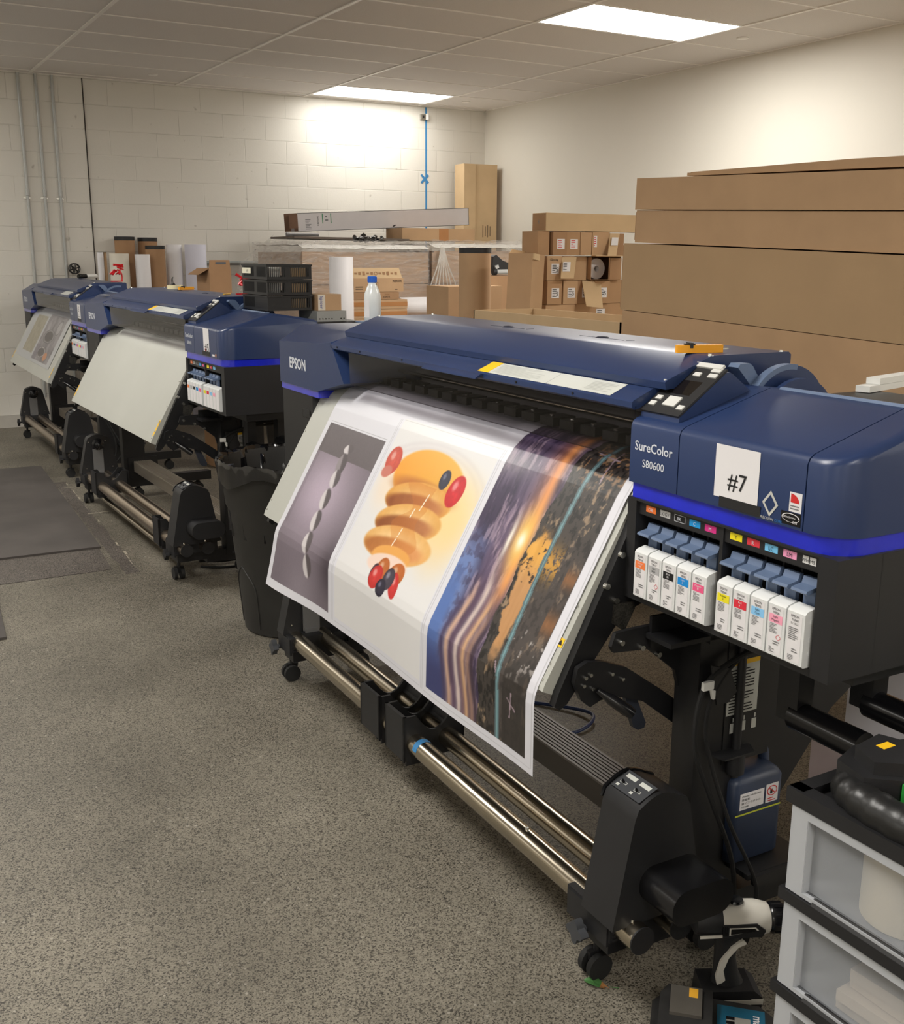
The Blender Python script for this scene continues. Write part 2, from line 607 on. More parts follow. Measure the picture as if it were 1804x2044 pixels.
c.box(XL, XR, YB - 0.03, YB - 0.001, ZC - 0.006, ZC + 0.001)
c.mi = 0
c.box(XL, XR, YF, YB, ZC + 0.12, ZC + 0.2)
struct(c.build('ceiling', [CEILM, TBAR], smooth=0, recalc=False))

LAMP = emit('lit lamp diffuser', (255, 251, 244), LAMP_E)
LAMPD = emit('dimmer lit lamp diffuser', (255, 251, 244), LAMP_E * 0.32)
lab = {(0, 3): 'ceiling panel light over the near boxes, largest lit panel in the ceiling',
       (0, 4): 'ceiling panel light close to the block wall above the blue tape'}
for a, lx in enumerate(LX):
    for b_, ly in enumerate(LY):
        lt = thing('ceiling_light', lab.get((a, b_), 'unseen white panel light added to the ceiling grid to light the room'), 'ceiling light', (lx + TW / 2, ly + TD / 2, ZC), 0, 'recessed ceiling panel lights')
        fr = MB()
        for (x0, x1, y0, y1) in ((-TW / 2, TW / 2, -TD / 2, -TD / 2 + 0.02), (-TW / 2, TW / 2, TD / 2 - 0.02, TD / 2), (-TW / 2, -TW / 2 + 0.02, -TD / 2, TD / 2), (TW / 2 - 0.02, TW / 2, -TD / 2, TD / 2)):
            fr.box(x0, x1, y0, y1, -0.004, 0.05)
        fr.build('frame', TBAR, lt)
        df = MB()
        df.face([(-TW / 2 + 0.018, -TD / 2 + 0.018, 0.006), (-TW / 2 + 0.018, TD / 2 - 0.018, 0.006), (TW / 2 - 0.018, TD / 2 - 0.018, 0.006), (TW / 2 - 0.018, -TD / 2 + 0.018, 0.006)])
        df.build('diffuser', LAMPD if b_ == len(LY) - 1 else LAMP, lt, recalc=False, smooth=0)
# ---------------------------------------------------------------- wide format printers
INKS = [('OR', 'T8918', 'Orange', (240, 128, 70), (232, 118, 50)), ('LK/GY', 'T8917', 'Light Black', (176, 176, 178), (190, 190, 190)),
        ('BK', 'T8901', 'Black', (26, 26, 28), (20, 20, 22)), ('C', 'T8902', 'Cyan', (28, 140, 216), (30, 150, 220)),
        ('M', 'T8903', 'Magenta', (238, 92, 140), (214, 50, 136)), ('Y', 'T8904', 'Yellow', (240, 226, 40), (240, 222, 30)),
        ('R', 'T8919', 'Red', (222, 50, 66), (216, 56, 70)), ('LC', 'T8905', 'Light Cyan', (140, 200, 244), (120, 196, 240)),
        ('LM', 'T8906', 'Light Magenta', (246, 166, 190), (240, 158, 196)), ('WH', 'T6960', 'Cleaning', (236, 236, 234), (225, 225, 225))]
CV = [0.362, 0.321, 0.280, 0.239, 0.198, 0.134, 0.093, 0.052, 0.011, -0.030]
GUIDE_P = [(0.20, 1.084), (0.12, 1.076), (0.075, 1.058), (0.045, 1.032), (0.026, 1.000), (-0.172, 0.652), (-0.176, 0.640)]
GUIDE_IN = [(-0.150, 0.628), (0.05, 0.985), (0.09, 1.03), (0.20, 1.04)]
SMOKE = tint_glass('smoked clear plastic', (228, 226, 228))
SCREENM = mat('dark lcd screen', (26, 22, 20), 0.12, var=0.1)
KEYM = mat('white rubber key', (214, 214, 210), 0.5)
CARTM = mat('milky white cartridge plastic', (222, 224, 224), 0.38, var=0.02)


def bolt(mb, p, d, r=0.007, h=0.006):
    p, d = Vector(p), Vector(d)
    mb.cyl(p, p + d * h, r, 10, r * 0.85)


def make_printer(num, label, opt):
    X, Y, yaw = opt['pos']
    t = thing('large_format_printer', label, 'printer', (X, Y, 0), -yaw, 'wide printers in a row')
    B = lambda mb, name, m, par=t, bevel=0.003, **k: mb.build(name, m, par, bevel=bevel, **k)
    # --- ink cabinet: hollow front
    m = MB()
    D = 0.62
    m.box(0.10, D, -0.093, 0.424, 0.819, 1.022)
    m.box(0, 0.101, -0.093, -0.055, 0.819, 1.022)
    m.box(0, 0.101, 0.398, 0.424, 0.819, 1.022)
    m.box(0, 0.101, -0.056, 0.399, 0.819, 0.832)
    m.box(0, 0.101, -0.056, 0.399, 1.018, 1.022)
    cab = B(m, 'ink_cabinet', BLACK, bevel=0.004)
    m = MB()                                       # upper fascia with slots, divider
    m.box(0.007, 0.03, -0.056, 0.399, 0.992, 1.019)
    m.box(0.022, 0.1, -0.056, 0.399, 0.985, 0.993)
    m.box(0.004, 0.1, 0.162, 0.170, 0.832, 1.019)
    for v in CV:
        m.box(0.06, 0.098, v - 0.0225, v - 0.0185, 0.84, 0.985)
    B(m, 'slot_fascia', BLACK, cab, bevel=0.001)
    for i, v in enumerate(CV[:opt.get('ntag', 10)]):
        s = INKS[i]
        g = MB()
        if i == 9:
            g.patch((0.0068, v + 0.0075, 1.0065), FX, FY, 0.013, 0.0125, 0)
            g.patch((0.0068, v - 0.0075, 1.0065), FX, FY, 0.013, 0.0125, 0)
            g.text('WH', (0.0064, v + 0.0075, 1.003), FX, FY, 0.0085, mi=1)
            g.text('MS', (0.0064, v - 0.0075, 1.003), FX, FY, 0.0085, mi=1)
        else:
            if i == 2:
                g.patch((0.0069, v, 1.0065), FX, FY, 0.030, 0.0135, 1)
                g.patch((0.0068, v, 1.0065), FX, FY, 0.028, 0.0118, 0)
            else:
                g.patch((0.0068, v, 1.0065), FX, FY, 0.029, 0.0125, 0)
            g.text(s[0], (0.0064, v, 1.0030), FX, FY, 0.0095, mi=1)
        dark = i in (1, 5, 7, 8, 9)
        o = B(g, 'ink_tag', [mat('tag ' + s[2], s[4], 0.4, var=0.01), INK if dark else BRIGHTW], cab, bevel=0, smooth=0)
        o['label'] = s[2].lower() + ' ink tag'
    for v in CV[:opt.get('nlatch', 10)]:
        m = MB()
        v2 = v + 0.004
        m.box(0.018, 0.026, v2 - 0.0125, v2 + 0.0125, 0.912, 0.966)
        m.prism([(0.018, 0.957), (-0.004, 0.953), (-0.008, 0.956), (-0.006, 0.960), (0.016, 0.964), (0.020, 0.975), (0.028, 0.975), (0.028, 0.957)], 'y', v2 - 0.0165, v2 + 0.0165)
        B(m, 'latch_lever', NAVYL, cab, bevel=0.0015)
    # --- translucent blue band that wraps the tower
    def plan(r, inset, vr=-0.093, vl=0.424, ub=0.62, n=8):
        P = [(inset, vl - inset)]
        for k in range(n + 1):
            a = PI / 2 * k / n
            P.append((inset + r - r * math.cos(a), vr + inset + r - r * math.sin(a)))
        P += [(ub, vr + inset), (ub, vl - inset)]
        return P
    m = MB()
    m.prism(plan(0.055, 0.006), 'z', 1.022, 1.054)
    B(m, 'blue_band', BLUEL, bevel=0.002)
    # --- navy tower cover: fixed panel, hinged door, rounded end
    prof = [(0, 1.052), (0, 1.160), (0.004, 1.170), (0.014, 1.1765), (0.19, 1.229), (0.215, 1.236), (0.235, 1.234), (0.26, 1.232), (0.41, 1.208), (0.425, 1.19), (0.425, 1.052)]
    m = MB(); m.prism(prof, 'y', 0.286, 0.424)
    ph = B(m, 'panel_housing', NAVY, bevel=0.0025)
    m = MB(); m.prism(prof, 'y', -0.0155, 0.2835)
    m.box(-0.0005, 0.06, 0.07, 0.175, 1.0525, 1.068)
    dr = B(m, 'cover_door', NAVY, bevel=0.0025)
    m = MB()
    m.box(-0.0015, 0.0005, 0.075, 0.173, 1.055, 1.073)
    B(m, 'door_grip', BLACK, dr, bevel=0.0015)
    # hinge trim along the back of the door
    m = MB(); m.prism([(0.214, 1.2355), (0.236, 1.2345), (0.240, 1.2375), (0.218, 1.2405)], 'y', -0.0155, 0.262)
    B(m, 'hinge_trim', NAVYL, dr, bevel=0.001)
    # rounded end cover
    m = MB()
    TU = [0, 0.014, 0.19, 0.215, 0.235, 0.26, 0.41, 0.425]
    TZ = [1.172, 1.1765, 1.229, 1.236, 1.234, 1.232, 1.208, 1.204]
    secs = []
    rc = 0.062
    for k in range(13):
        a = PI / 2 * k / 12
        secs.append((rc - rc * math.cos(a), -0.093 + rc - rc * math.sin(a), 0.0))
    secs = [(0.0, -0.0180, 0.0)] + secs
    R = []
    for us, vv, _ in secs:
        edge = max(0.0, (-0.078 - vv) / 0.015)
        dz = 0.010 * edge ** 2
        P = [(us, vv, 1.052), (us, vv, np.interp(us, TU, TZ) - 0.012 - dz * 0.3), (us + 0.004, vv, np.interp(us + 0.004, TU, TZ) - 0.004 - dz * 0.7)]
        for uu in (us + 0.014, 0.10, 0.19, 0.215, 0.235, 0.26, 0.33, 0.41):
            P.append((uu, vv, np.interp(uu, TU, TZ) - dz))
        P += [(0.425, vv, 1.202 - dz), (0.425, vv, 1.052)]
        R.append(P)
    m.rings(R)
    B(m, 'end_cover', NAVY, bevel=0, smooth=50)
    # --- lettering and stickers on the tower
    m = MB()
    m.text('SureColor', (0, 0.355, 1.117), FX, FY, 0.0255, mi=0, bold=0.012)
    B(m, 'lettering', BRIGHTW, ph, bevel=0, smooth=0)
    m = MB()
    m.text('S80600', (0, 0.354, 1.0865), FX, FY, 0.0215, mi=0)
    B(m, 'model_lettering', BRIGHTW, ph, bevel=0, smooth=0)
    m = MB()
    if num == 7:
        m.patch((0, 0.1355, 1.117), FX, FY, 0.104, 0.092, 0, 0.0006, t=0.0004)
        m.text('#7', (-0.001, 0.1325, 1.0895), FX, FY, 0.042, mi=1)
    elif num == 6:
        m.patch((0, 0.118, 1.117), FX, FY, 0.075, 0.105, 0, 0.0006, t=0.0004)
        m.text('#5', (-0.001, 0.112, 1.072), FX, FY, 0.05, mi=1)
        m.patch((-0.0012, 0.128, 1.077), FX, FY, 0.018, 0.014, 2)
    else:
        m.patch((0, 0.12, 1.112), FX, FY, 0.09, 0.10, 0, 0.0006, t=0.0004)
        m.text('5', (-0.001, 0.12, 1.115), FX, FY, 0.05, mi=1)
        seglist(m, (-0.001, 0.12, 1.085), FX, FY, 0.05, 0.03, 3, 1, 4)
    sh = B(m, 'number_sheet', [PAPERW, INK, RED], dr, bevel=0, smooth=0, recalc=False)
    sh['label'] = 'white paper number sheet taped to the door'
    if num == 7:
        m = MB()
        c0 = Vector((0, 0.055, 1.083))
        for q, w_, mi in ((0.022, 0.0, 0), (0.015, 0.0, 2), (0.009, 0.0, 1)):
            m.face([c0 + Vector((-0.0008 - 0.0002 * mi, a * q * 0.8, b_ * q)) for a, b_ in ((0, -1), (-1, 0), (0, 1), (1, 0))], mi)
        m.text('PRECISION', (-0.0004, 0.0605, 1.0555), FX, FY, 0.0062, mi=0)
        m.text('CORE', (-0.0004, 0.0345, 1.0555), FX, FY, 0.0062, mi=1)
        B(m, 'logo_sticker', [mat('silver print', (196, 196, 190), 0.35), BLUEP, NAVY], dr, bevel=0, smooth=0, recalc=False)
        m = MB()
        m.patch((0, 0.0015, 1.0955), FX, FY, 0.026, 0.032, 0, 0.0006)
        for k in range(6):
            a0, a1 = PI * k / 12, PI * (k + 1) / 12
            m.face([(-0.0009, 0.0115, 1.0945), (-0.0009, 0.0115 - 0.018 * math.sin(a0), 1.0945 + 0.0145 * math.cos(a0)), (-0.0009, 0.0115 - 0.018 * math.sin(a1), 1.0945 + 0.0145 * math.cos(a1))], 1)
        seglist(m, (-0.0003, 0.0015, 1.087), FX, FY, 0.02, 0.009, 2, 2, 5)
        B(m, 'paper_sticker', [PAPERW, RED, INKG], dr, bevel=0, smooth=0, recalc=False)
        m = MB()
        m.patch((0, 0.009, 1.0675), FX, FY, 0.042, 0.021, 0, 0.0006)
        for k in range(24):
            a0, a1 = 2 * PI * k / 24, 2 * PI * (k + 1) / 24
            w0 = 0.55 if k < 12 else 0.25
            e = lambda a, s: (-0.001, 0.009 - (0.019 - s) * math.cos(a), 1.069 + (0.0075 - s * 0.5) * math.sin(a))
            m.face([e(a0, 0), e(a1, 0), e(a1, 0.0022 * w0 * 2), e(a0, 0.0022 * w0 * 2)], 1)
        m.text('ultrachrome', (-0.0004, 0.0115, 1.068), FX, FY, 0.0052, mi=1)
        m.text('GS3', (-0.0004, -0.0005, 1.0605), FX, FY, 0.0062, mi=1)
        B(m, 'ink_logo_sticker', [BLACKS, PAPERW], dr, bevel=0, smooth=0, recalc=False)
    elif num == 6:
        m = MB()
        m.patch((0, 0.03, 1.062), FX, FY, 0.03, 0.008, 0, 0.0006)
        m.patch((0, 0.0, 1.064), FX, FY, 0.016, 0.012, 1, 0.0006)
        B(m, 'logo_sticker', [PAPERW, mat('copper print', (190, 130, 90), 0.4)], dr, bevel=0, smooth=0, recalc=False)
    # --- control panel
    m = MB()
    m.prism([(0.020, 1.176), (0.022, 1.189), (0.030, 1.194), (0.130, 1.2655), (0.137, 1.2665), (0.145, 1.263), (0.196, 1.226), (0.196, 1.176)], 'y', 0.313, 0.4225)
    cp = B(m, 'control_panel', NAVY, bevel=0.003)
    a, b_ = Vector((0.030, 0.368, 1.1945)), Vector((0.130, 0.368, 1.2660))
    yd = (b_ - a).normalized()
    nn = Vector(FX).cross(yd).normalized()
    LN = (b_ - a).length
    at = lambda s, q: a + yd * (LN * s) + Vector(FX) * (0.107 * q)      # s up the slope, q across (-.5 .5)
    m = MB()
    m.patch(at(0.47, 0), FX, yd, 0.110, LN * 1.13, 0, 0.0002, t=0.004)
    fac = B(m, 'panel_face', BLACK, cp, bevel=0.003)
    m = MB(); m.patch(at(0.52, -0.02), FX, yd, 0.064, 0.040, 0, 0.0043)
    B(m, 'screen', SCREENM, cp, bevel=0, smooth=0)
    for s, q, w_, h_ in ((0.92, -0.36, 0.015, 0.011), (0.80, -0.40, 0.018, 0.010), (0.83, -0.02, 0.018, 0.010), (0.84, 0.36, 0.022, 0.010), (0.97, 0.33, 0.024, 0.012),
                         (0.22, -0.34, 0.016, 0.010), (0.08, -0.36, 0.016, 0.011), (0.08, 0.38, 0.016, 0.011), (0.18, 0.05, 0.034, 0.026)):
        m = MB(); m.patch(at(s, q), FX, yd, w_, h_, 0, 0.0036, t=0.0030)
        B(m, 'button', KEYM, cp, bevel=0.0009)
    m = MB(); m.patch(at(1.04, 0.06), FX, yd, 0.076, 0.012, 0, 0.003, t=0.005)
    B(m, 'alert_lamp', KEYM, cp, bevel=0.0016)
    # --- loading lever and its two curved fenders
    def fan(c, r0, r1, a0, a1, n=14):
        P = [(c[0] - r1 * math.cos(a), c[1] + r1 * math.sin(a)) for a in np.linspace(a0, a1, n)]
        return P + [(c[0] - r0 * math.cos(a), c[1] + r0 * math.sin(a)) for a in np.linspace(a1, a0, n)]
    m = MB(); m.prism(fan((0.302, 1.165), 0.07, 0.107, 0.55, PI - 0.42), 'y', 0.322, 0.338)
    B(m, 'rear_fender', NAVY, bevel=0.002)
    m = MB(); m.prism(fan((0.302, 1.165), 0.098, 0.1085, 0.62, 1.75), 'y', 0.3205, 0.3395)
    B(m, 'fender_strip', NAVYL, bevel=0.001)
    m = MB(); m.prism(fan((0.302, 1.150), 0.07, 0.099, 0.62, PI - 0.55), 'y', 0.290, 0.302)
    B(m, 'front_fender', NAVY, bevel=0.002)
    m = MB(); m.prism([(0.232, 1.222), (0.258, 1.224), (0.222, 1.272), (0.214, 1.277), (0.190, 1.277), (0.184, 1.270)], 'y', 0.341, 0.368)
    B(m, 'loading_lever', NAVYL, bevel=0.005)
    # --- rear body behind tower and under the lid
    m = MB()
    m.box(0.43, 0.66, -0.05, 0.42, 1.0, 1.192)
    m.box(0.43, 0.66, -0.05, 0.42, 0.84, 1.0)
    B(m, 'rear_housing', BLACKM, bevel=0.004)
    m = MB()
    m.prism([(0.345, 1.231), (0.50, 1.19), (0.56, 1.15), (0.56, 0.86), (0.30, 0.86), (0.30, 1.0), (0.345, 1.03)], 'y', 0.427, 1.99)
    B(m, 'rear_body', BLACKM, bevel=0.003)
    # --- main lid
    m = MB()
    m.prism([(0.053, 1.2295), (0.050, 1.2435), (0.055, 1.2475), (0.158, 1.2875), (0.168, 1.2895), (0.368, 1.2895), (0.375, 1.284), (0.375, 1.232), (0.10, 1.232)], 'y', 0.392, 1.925)
    lid = B(m, 'main_lid', NAVY, bevel=0.002)
    for v in (0.86, 1.28):
        m = MB()
        m.box(0.245, 0.2475, v - 0.085, v + 0.085, 1.2894, 1.2900)
        m.box(0.2475, 0.27, v - 0.095, v - 0.093, 1.2894, 1.29)
        m.lathe([(0.0, 0.004), (0.012, 0.003), (0.017, 0)], (0.25, v, 1.2895))
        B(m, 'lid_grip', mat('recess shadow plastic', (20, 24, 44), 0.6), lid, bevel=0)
    for v, u_, z_ in ((0.40, 0.165, 1.2895), (0.40, 0.355, 1.2895), (0.40, 0.058, 1.246), (1.915, 0.165, 1.2895), (1.915, 0.355, 1.2895)):
        m = MB(); bolt(m, (u_, v, z_ - 0.001), (0, 0, 1), 0.0045, 0.004)
        B(m, 'screw', SCREW, lid, bevel=0)
    # --- hinged front cover: navy bar, smoked window, handle, labels
    m = MB()
    m.prism([(0.070, 1.2285), (0.050, 1.2285), (0.004, 1.2085), (0.0, 1.205), (0.0, 1.194), (0.006, 1.190), (0.018, 1.192), (0.070, 1.220)], 'y', 0.425, 1.925)
    fc = B(m, 'front_cover', NAVY, bevel=0.0015)
    m = MB()
    m.prism([(0.007, 1.196), (0.010, 1.196), (0.014, 1.092), (0.011, 1.091)], 'y', 0.425, 1.80)
    m.prism([(0.010, 1.0925), (0.015, 1.0925), (0.052, 1.0805), (0.049, 1.0795)], 'y', 0.425, 1.80)
    B(m, 'window', SMOKE, fc, bevel=0, smooth=0)
    m = MB()
    m.prism([(0.004, 1.204), (-0.006, 1.2055), (-0.022, 1.196), (-0.022, 1.1935), (-0.004, 1.200), (0.004, 1.198)], 'y', 0.985, 1.262)
    B(m, 'handle', NAVY, fc, bevel=0.0015)
    for v in (0.62, 0.84, 1.13, 1.42, 1.70, 1.87):
        m = MB(); bolt(m, (0.0015, v, 1.2005), (-1, 0, 0), 0.0032, 0.0035)
        B(m, 'screw', BLACKM, fc, bevel=0)
    yb = Vector((0.046, 0, 0.020)).normalized()
    cen = Vector((0.0265, 0, 1.2183))
    lw = 0.0485
    if num != 5:
        m = MB()
        P0 = cen + Vector((0, 0.875, 0))
        m.patch(P0, FX, yb, 0.29, lw, 0, 0.0006)
        m.patch(P0 + Vector((0, 0.1215, 0)), FX, yb, 0.047, lw, 1, 0.0009)
        seglist(m, P0 + Vector((0, -0.02, 0)), FX, yb, 0.21, lw * 0.8, 9, 2, 8, lift=0.001)
        o = B(m, 'warning_label', [LABELG, YEL, PALEK], fc, bevel=0, smooth=0, recalc=False)
        m = MB()
        P0 = cen + Vector((0, 0.615, 0))
        m.patch(P0, FX, yb, 0.228, lw, 0, 0.0006)
        seglist(m, P0 + Vector((0, -0.06, 0)), FX, yb, 0.09, lw * 0.7, 7, 1, 9, lift=0.001)
        B(m, 'setting_label', [LABELG, PALEK], fc, bevel=0, smooth=0, recalc=False)
    else:
        m = MB()
        m.patch(cen + Vector((0, 0.62, 0)), FX, yb, 0.25, lw, 0, 0.0006)
        B(m, 'setting_label', LABELG, fc, bevel=0, smooth=0)
    # --- print zone seen through the window
    m = MB()
    m.box(0.10, 0.34, 0.425, 2.0, 1.0, 1.068)
    m.box(0.27, 0.34, 0.425, 2.0, 1.068, 1.25)
    m.box(0.258, 0.272, 0.425, 2.0, 1.105, 1.13)
    B(m, 'platen_body', mat('dim grey metal', (150, 148, 148), 0.5, metal=0.0), bevel=0.001)
    for v in (0.52, 0.78, 1.04, 1.30, 1.56):
        m = MB()
        m.box(0.262, 0.271, v - 0.10, v + 0.10, 1.150, 1.215)
        B(m, 'carriage_panel', mat('dim metal plate', (214, 212, 212), 0.4, metal=0.0), bevel=0.002)
    m = MB(); m.cyl((0.20, 0.425, 1.122), (0.20, 1.99, 1.122), 0.006, 12)
    B(m, 'carriage_rail', STEEL, bevel=0)
    for k in range(17):
        v = 0.50 + k * 0.083
        m = MB()
        m.box(0.135, 0.20, v - 0.028, v + 0.028, 1.083, 1.104)
        m.mi = 1
        m.box(0.148, 0.153, v - 0.006, v + 0.004, 1.104, 1.108)  # small bright block stands in for a highlight on the roller
        B(m, 'pinch_roller', [BLACKM, SCREW], bevel=0.001)
    # --- media guide
    m = MB()
    gv0, gv1 = 0.4435, 2.105
    m.prism(GUIDE_P + GUIDE_IN, 'y', gv0, gv1)
    gd = B(m, 'media_guide', GUIDE, bevel=0.0015)
    m = MB()
    dd = Vector((0.198, 0, 0.348)).normalized()
    nn2 = Vector(FX).cross(dd).normalized()
    m.patch(Vector((-0.127, 0.4545, 0.731)), FX, dd, 0.017, 0.019, 0, 0.0012)
    m.face([Vector((-0.127, 0.4545, 0.731)) + nn2 * 0.0018 + Vector(FX) * x + dd * y for x, y in ((-0.006, -0.005), (0.006, -0.005), (0, 0.006))], 1)
    B(m, 'warning_sticker', [YEL, INK], gd, bevel=0, smooth=0, recalc=False)
    if num != 7:
        for vv, zc in ((gv1 - 0.012, 0.70), (gv0 + 0.012, 0.70)):
            m = MB()
            m.patch(Vector((-0.144, vv, zc)), FX, dd, 0.016, 0.07, 0, 0.0012)
            B(m, 'yellow_tape', YEL, gd, bevel=0, smooth=0)
    for zz in (0.69, 0.80, 0.91, 0.66):
        m = MB()
        uu = -0.172 + (zz - 0.652) * 0.569
        bolt(m, Vector((uu, gv0 + 0.012, zz)) , nn2, 0.003, 0.002)
        bolt(m, Vector((uu, gv1 - 0.012, zz)) , nn2, 0.003, 0.002)
        B(m, 'rivet', SCREW, gd, bevel=0)
    for v0, v1 in ((0.424, 0.4430), (2.1055, 2.125)):
        m = MB()
        m.prism([(0.03, 1.0), (-0.150, 0.640), (-0.160, 0.612), (-0.148, 0.602), (-0.13, 0.612), (0.0, 0.78), (0.06, 0.80), (0.16, 0.83), (0.16, 1.02)], 'y', v0, v1)
        sb = B(m, 'side_bracket', BLACKM, bevel=0.002)
        if v0 < 1:
            for u_, z_ in ((-0.012, 0.905), (-0.046, 0.845), (-0.022, 0.812)):
                m = MB(); bolt(m, (u_, v0, z_), (0, -1, 0), 0.0075, 0.008)
                B(m, 'bolt', SCREW, sb, bevel=0.001)
    # --- left housing
    m = MB()
    poly = [(2.392, 1.184), (1.99, 1.203), (1.925, 1.211), (1.825, 1.092), (1.92, 1.072), (2.02, 1.050), (2.05, 1.0435), (2.392, 1.0435)]
    A = [(0.0, v, z) for v, z in poly]
    Bk = []
    for i, (v, z) in enumerate(poly):
        Bk.append((0.09, v, 1.238 if i < 3 else z))
    Bk2 = [(0.26, v, 1.240 if i < 3 else z) for i, (v, z) in enumerate(poly)]
    Bk3 = [(0.46, v, 1.232 if i < 3 else z) for i, (v, z) in enumerate(poly)]
    m.rings([A, Bk, Bk2, Bk3])
    lh = B(m, 'left_housing', NAVY, bevel=0.004)
    m = MB()
    m.text('EPSON', (0, 2.218, 1.1025), FX, FY, 0.050, mi=0, bold=0.03)
    B(m, 'lettering', BRIGHTW, lh, bevel=0, smooth=0)
    m = MB()
    m.box(0.11, 0.20, 1.93, 2.02, 1.2385, 1.2425)
    m.box(0.13, 0.18, 1.95, 2.00, 1.2425, 1.247)
    B(m, 'hinge_clip', NAVYL, lh, bevel=0.0015)
    m = MB()
    m.box(0.29, 0.33, 1.94, 2.30, 1.238, 1.252)
    m.box(0.33, 0.44, 1.94, 2.48, 1.235, 1.2405)
    B(m, 'rear_tray', NAVYL, lh, bevel=0.0015)
    m = MB(); m.box(0.004, 0.42, 2.045, 2.388, 1.022, 1.045)
    B(m, 'blue_band', BLUEL, bevel=0.002)
    m = MB()
    m.box(0.006, 0.42, 2.105, 2.385, 0.70, 1.023)
    m.box(0.004, 0.02, 2.13, 2.19, 0.945, 0.972)
    B(m, 'left_cabinet', BLACK, bevel=0.003)
    m = MB(); m.box(0.0045, 0.008, 2.125, 2.195, 0.943, 0.968)
    B(m, 'pull_slot', BLACKS, bevel=0.001)
    # --- chassis, stand, rear holders
    m = MB()
    m.box(0.16, 0.62, 0.424, 2.10, 0.80, 1.0)
    m.box(0.10, 0.60, -0.06, 0.42, 0.785, 0.82)
    m.box(0.12, 0.60, 0.30, 0.42, 0.735, 0.79)
    m.prism([(0.12, 0.735), (0.12, 0.79), (0.66, 0.79), (0.66, 0.52), (0.585, 0.47), (0.44, 0.29), (0.40, 0.29), (0.36, 0.70)], 'y', 0.385, 0.40)
    B(m, 'chassis', BLACKM, bevel=0.003)
    m = MB()                                           # duct mesh under the cabinet corner
    m.prism([(-0.026, 0.805), (0.020, 0.805), (0.024, 0.79), (0.0, 0.745), (-0.028, 0.765)], 'y', 0.417, 0.424)
    B(m, 'fan_grille', mat('black wire mesh', (48, 46, 42), 0.5, var=0.9, vscale=320), bevel=0)
    for v in (0.355, 2.2):
        m = MB()
        m.box(0.115, 0.245, v - 0.035, v + 0.035, 0.10, 0.74)
        lg = B(m, 'stand_leg', BLACKM, bevel=0.004)
        m = MB(); m.box(0.02, 0.66, v - 0.03, v + 0.03, 0.075, 0.13)
        B(m, 'foot_beam', BLACKM, lg, bevel=0.004)
        for u_ in (0.20, 0.58):
            m = MB()
            m.cyl((u_, v, 0.078), (u_, v, 0.055), 0.012, 12)
            for s in (-1, 1):
                m.cyl((u_, v + s * 0.008, 0.030), (u_, v + s * 0.024, 0.030), 0.030, 22)
            m.box(u_ - 0.014, u_ + 0.014, v - 0.008, v + 0.008, 0.028, 0.062)
            B(m, 'caster', RUBBER, lg, bevel=0.002)
    m = MB()
    cbp = [(0.172, 0.172), (0.172, 0.232)]
    for k in range(9):
        x_ = 0.174 + k * 0.0117
        cbp += [(x_, 0.2365), (x_ + 0.0075, 0.2365), (x_ + 0.008, 0.2335), (x_ + 0.0112, 0.2335)]
    cbp += [(0.281, 0.232), (0.281, 0.172)]
    m.prism(cbp, 'y', 0.39, 2.17)
    B(m, 'stand_crossbar', mat('dark anodised bar', (80, 75, 70), 0.4, metal=0.5, var=0.08, vscale=30, stretch=(1, 0.04, 1)) if num == 7 else mat('light anodised bar', (170, 162, 150), 0.45, metal=0.5, var=0.08, vscale=30, stretch=(1, 0.04, 1)), bevel=0, smooth=0)
    m = MB(); m.box(0.14, 0.32, 0.388, 0.40, 0.12, 0.26)
    B(m, 'crossbar_plate', BLACKM, bevel=0.002)
    m = MB(); m.box(0.14, 0.32, 2.16, 2.172, 0.12, 0.26)
    B(m, 'crossbar_plate', BLACKM, bevel=0.002)
    for v0, v1, u_, z_ in ((0.13, -0.028, 0.185, 0.640), (0.06, -0.30 if num == 7 else -0.06, 0.300, 0.668)):
        m = MB(); m.box(u_ - 0.02, u_ + 0.02, v0 - 0.02, v0 + 0.03, z_ - 0.01, 0.79); B(m, 'shaft_hanger', BLACKM)
        m = MB()
        m.cyl((u_, v0, z_), (u_, v1, z_), 0.028, 24)
        hb = B(m, 'roll_holder_shaft', BLACKS, bevel=0.002)
        if v1 < -0.05:
            m = MB(); m.lathe([(0.011, 0), (0.014, 0.004), (0.011, 0.011), (0.006, 0.012)], (u_ + 0.005, -0.045, z_ + 0.026), (0, 0, 1), 12)
            B(m, 'thumb_screw', BLACK, hb, bevel=0)
    # --- tension arm with crank on the right
    m = MB()
    m.prism([(-0.125, 0.66), (-0.118, 0.69), (-0.095, 0.70), (-0.06, 0.695), (0.0, 0.672), (0.09, 0.608), (0.16, 0.555), (0.24, 0.49), (0.24, 0.44), (0.145, 0.512), (0.05, 0.587), (-0.02, 0.612), (-0.06, 0.612), (-0.085, 0.602), (-0.108, 0.622)], 'y', 0.408, 0.420)
    am = B(m, 'tension_arm', BLACKM, bevel=0.002)
    for u_, z_ in ((-0.10, 0.668), (-0.088, 0.672), (-0.104, 0.652), (-0.082, 0.642), (-0.035, 0.664), (-0.008, 0.648)):
        m = MB(); bolt(m, (u_, 0.408, z_), (0, -1, 0), 0.0045, 0.005)
        B(m, 'bolt', SCREW, am, bevel=0)
    m = MB()
    m.lathe([(0.006, 0), (0.008, 0.02), (0.012, 0.035), (0.013, 0.075), (0.011, 0.088), (0.003, 0.09)], (-0.075, 0.40, 0.640), (0.62, -0.35, -0.5), 16)
    B(m, 'crank_handle', BLACKS, am, bevel=0)
    m = MB()
    m.prism([(0.018, 0.600), (0.045, 0.598), (0.078, 0.525), (0.074, 0.514), (0.058, 0.512), (0.046, 0.520)], 'y', 0.43, 0.442)
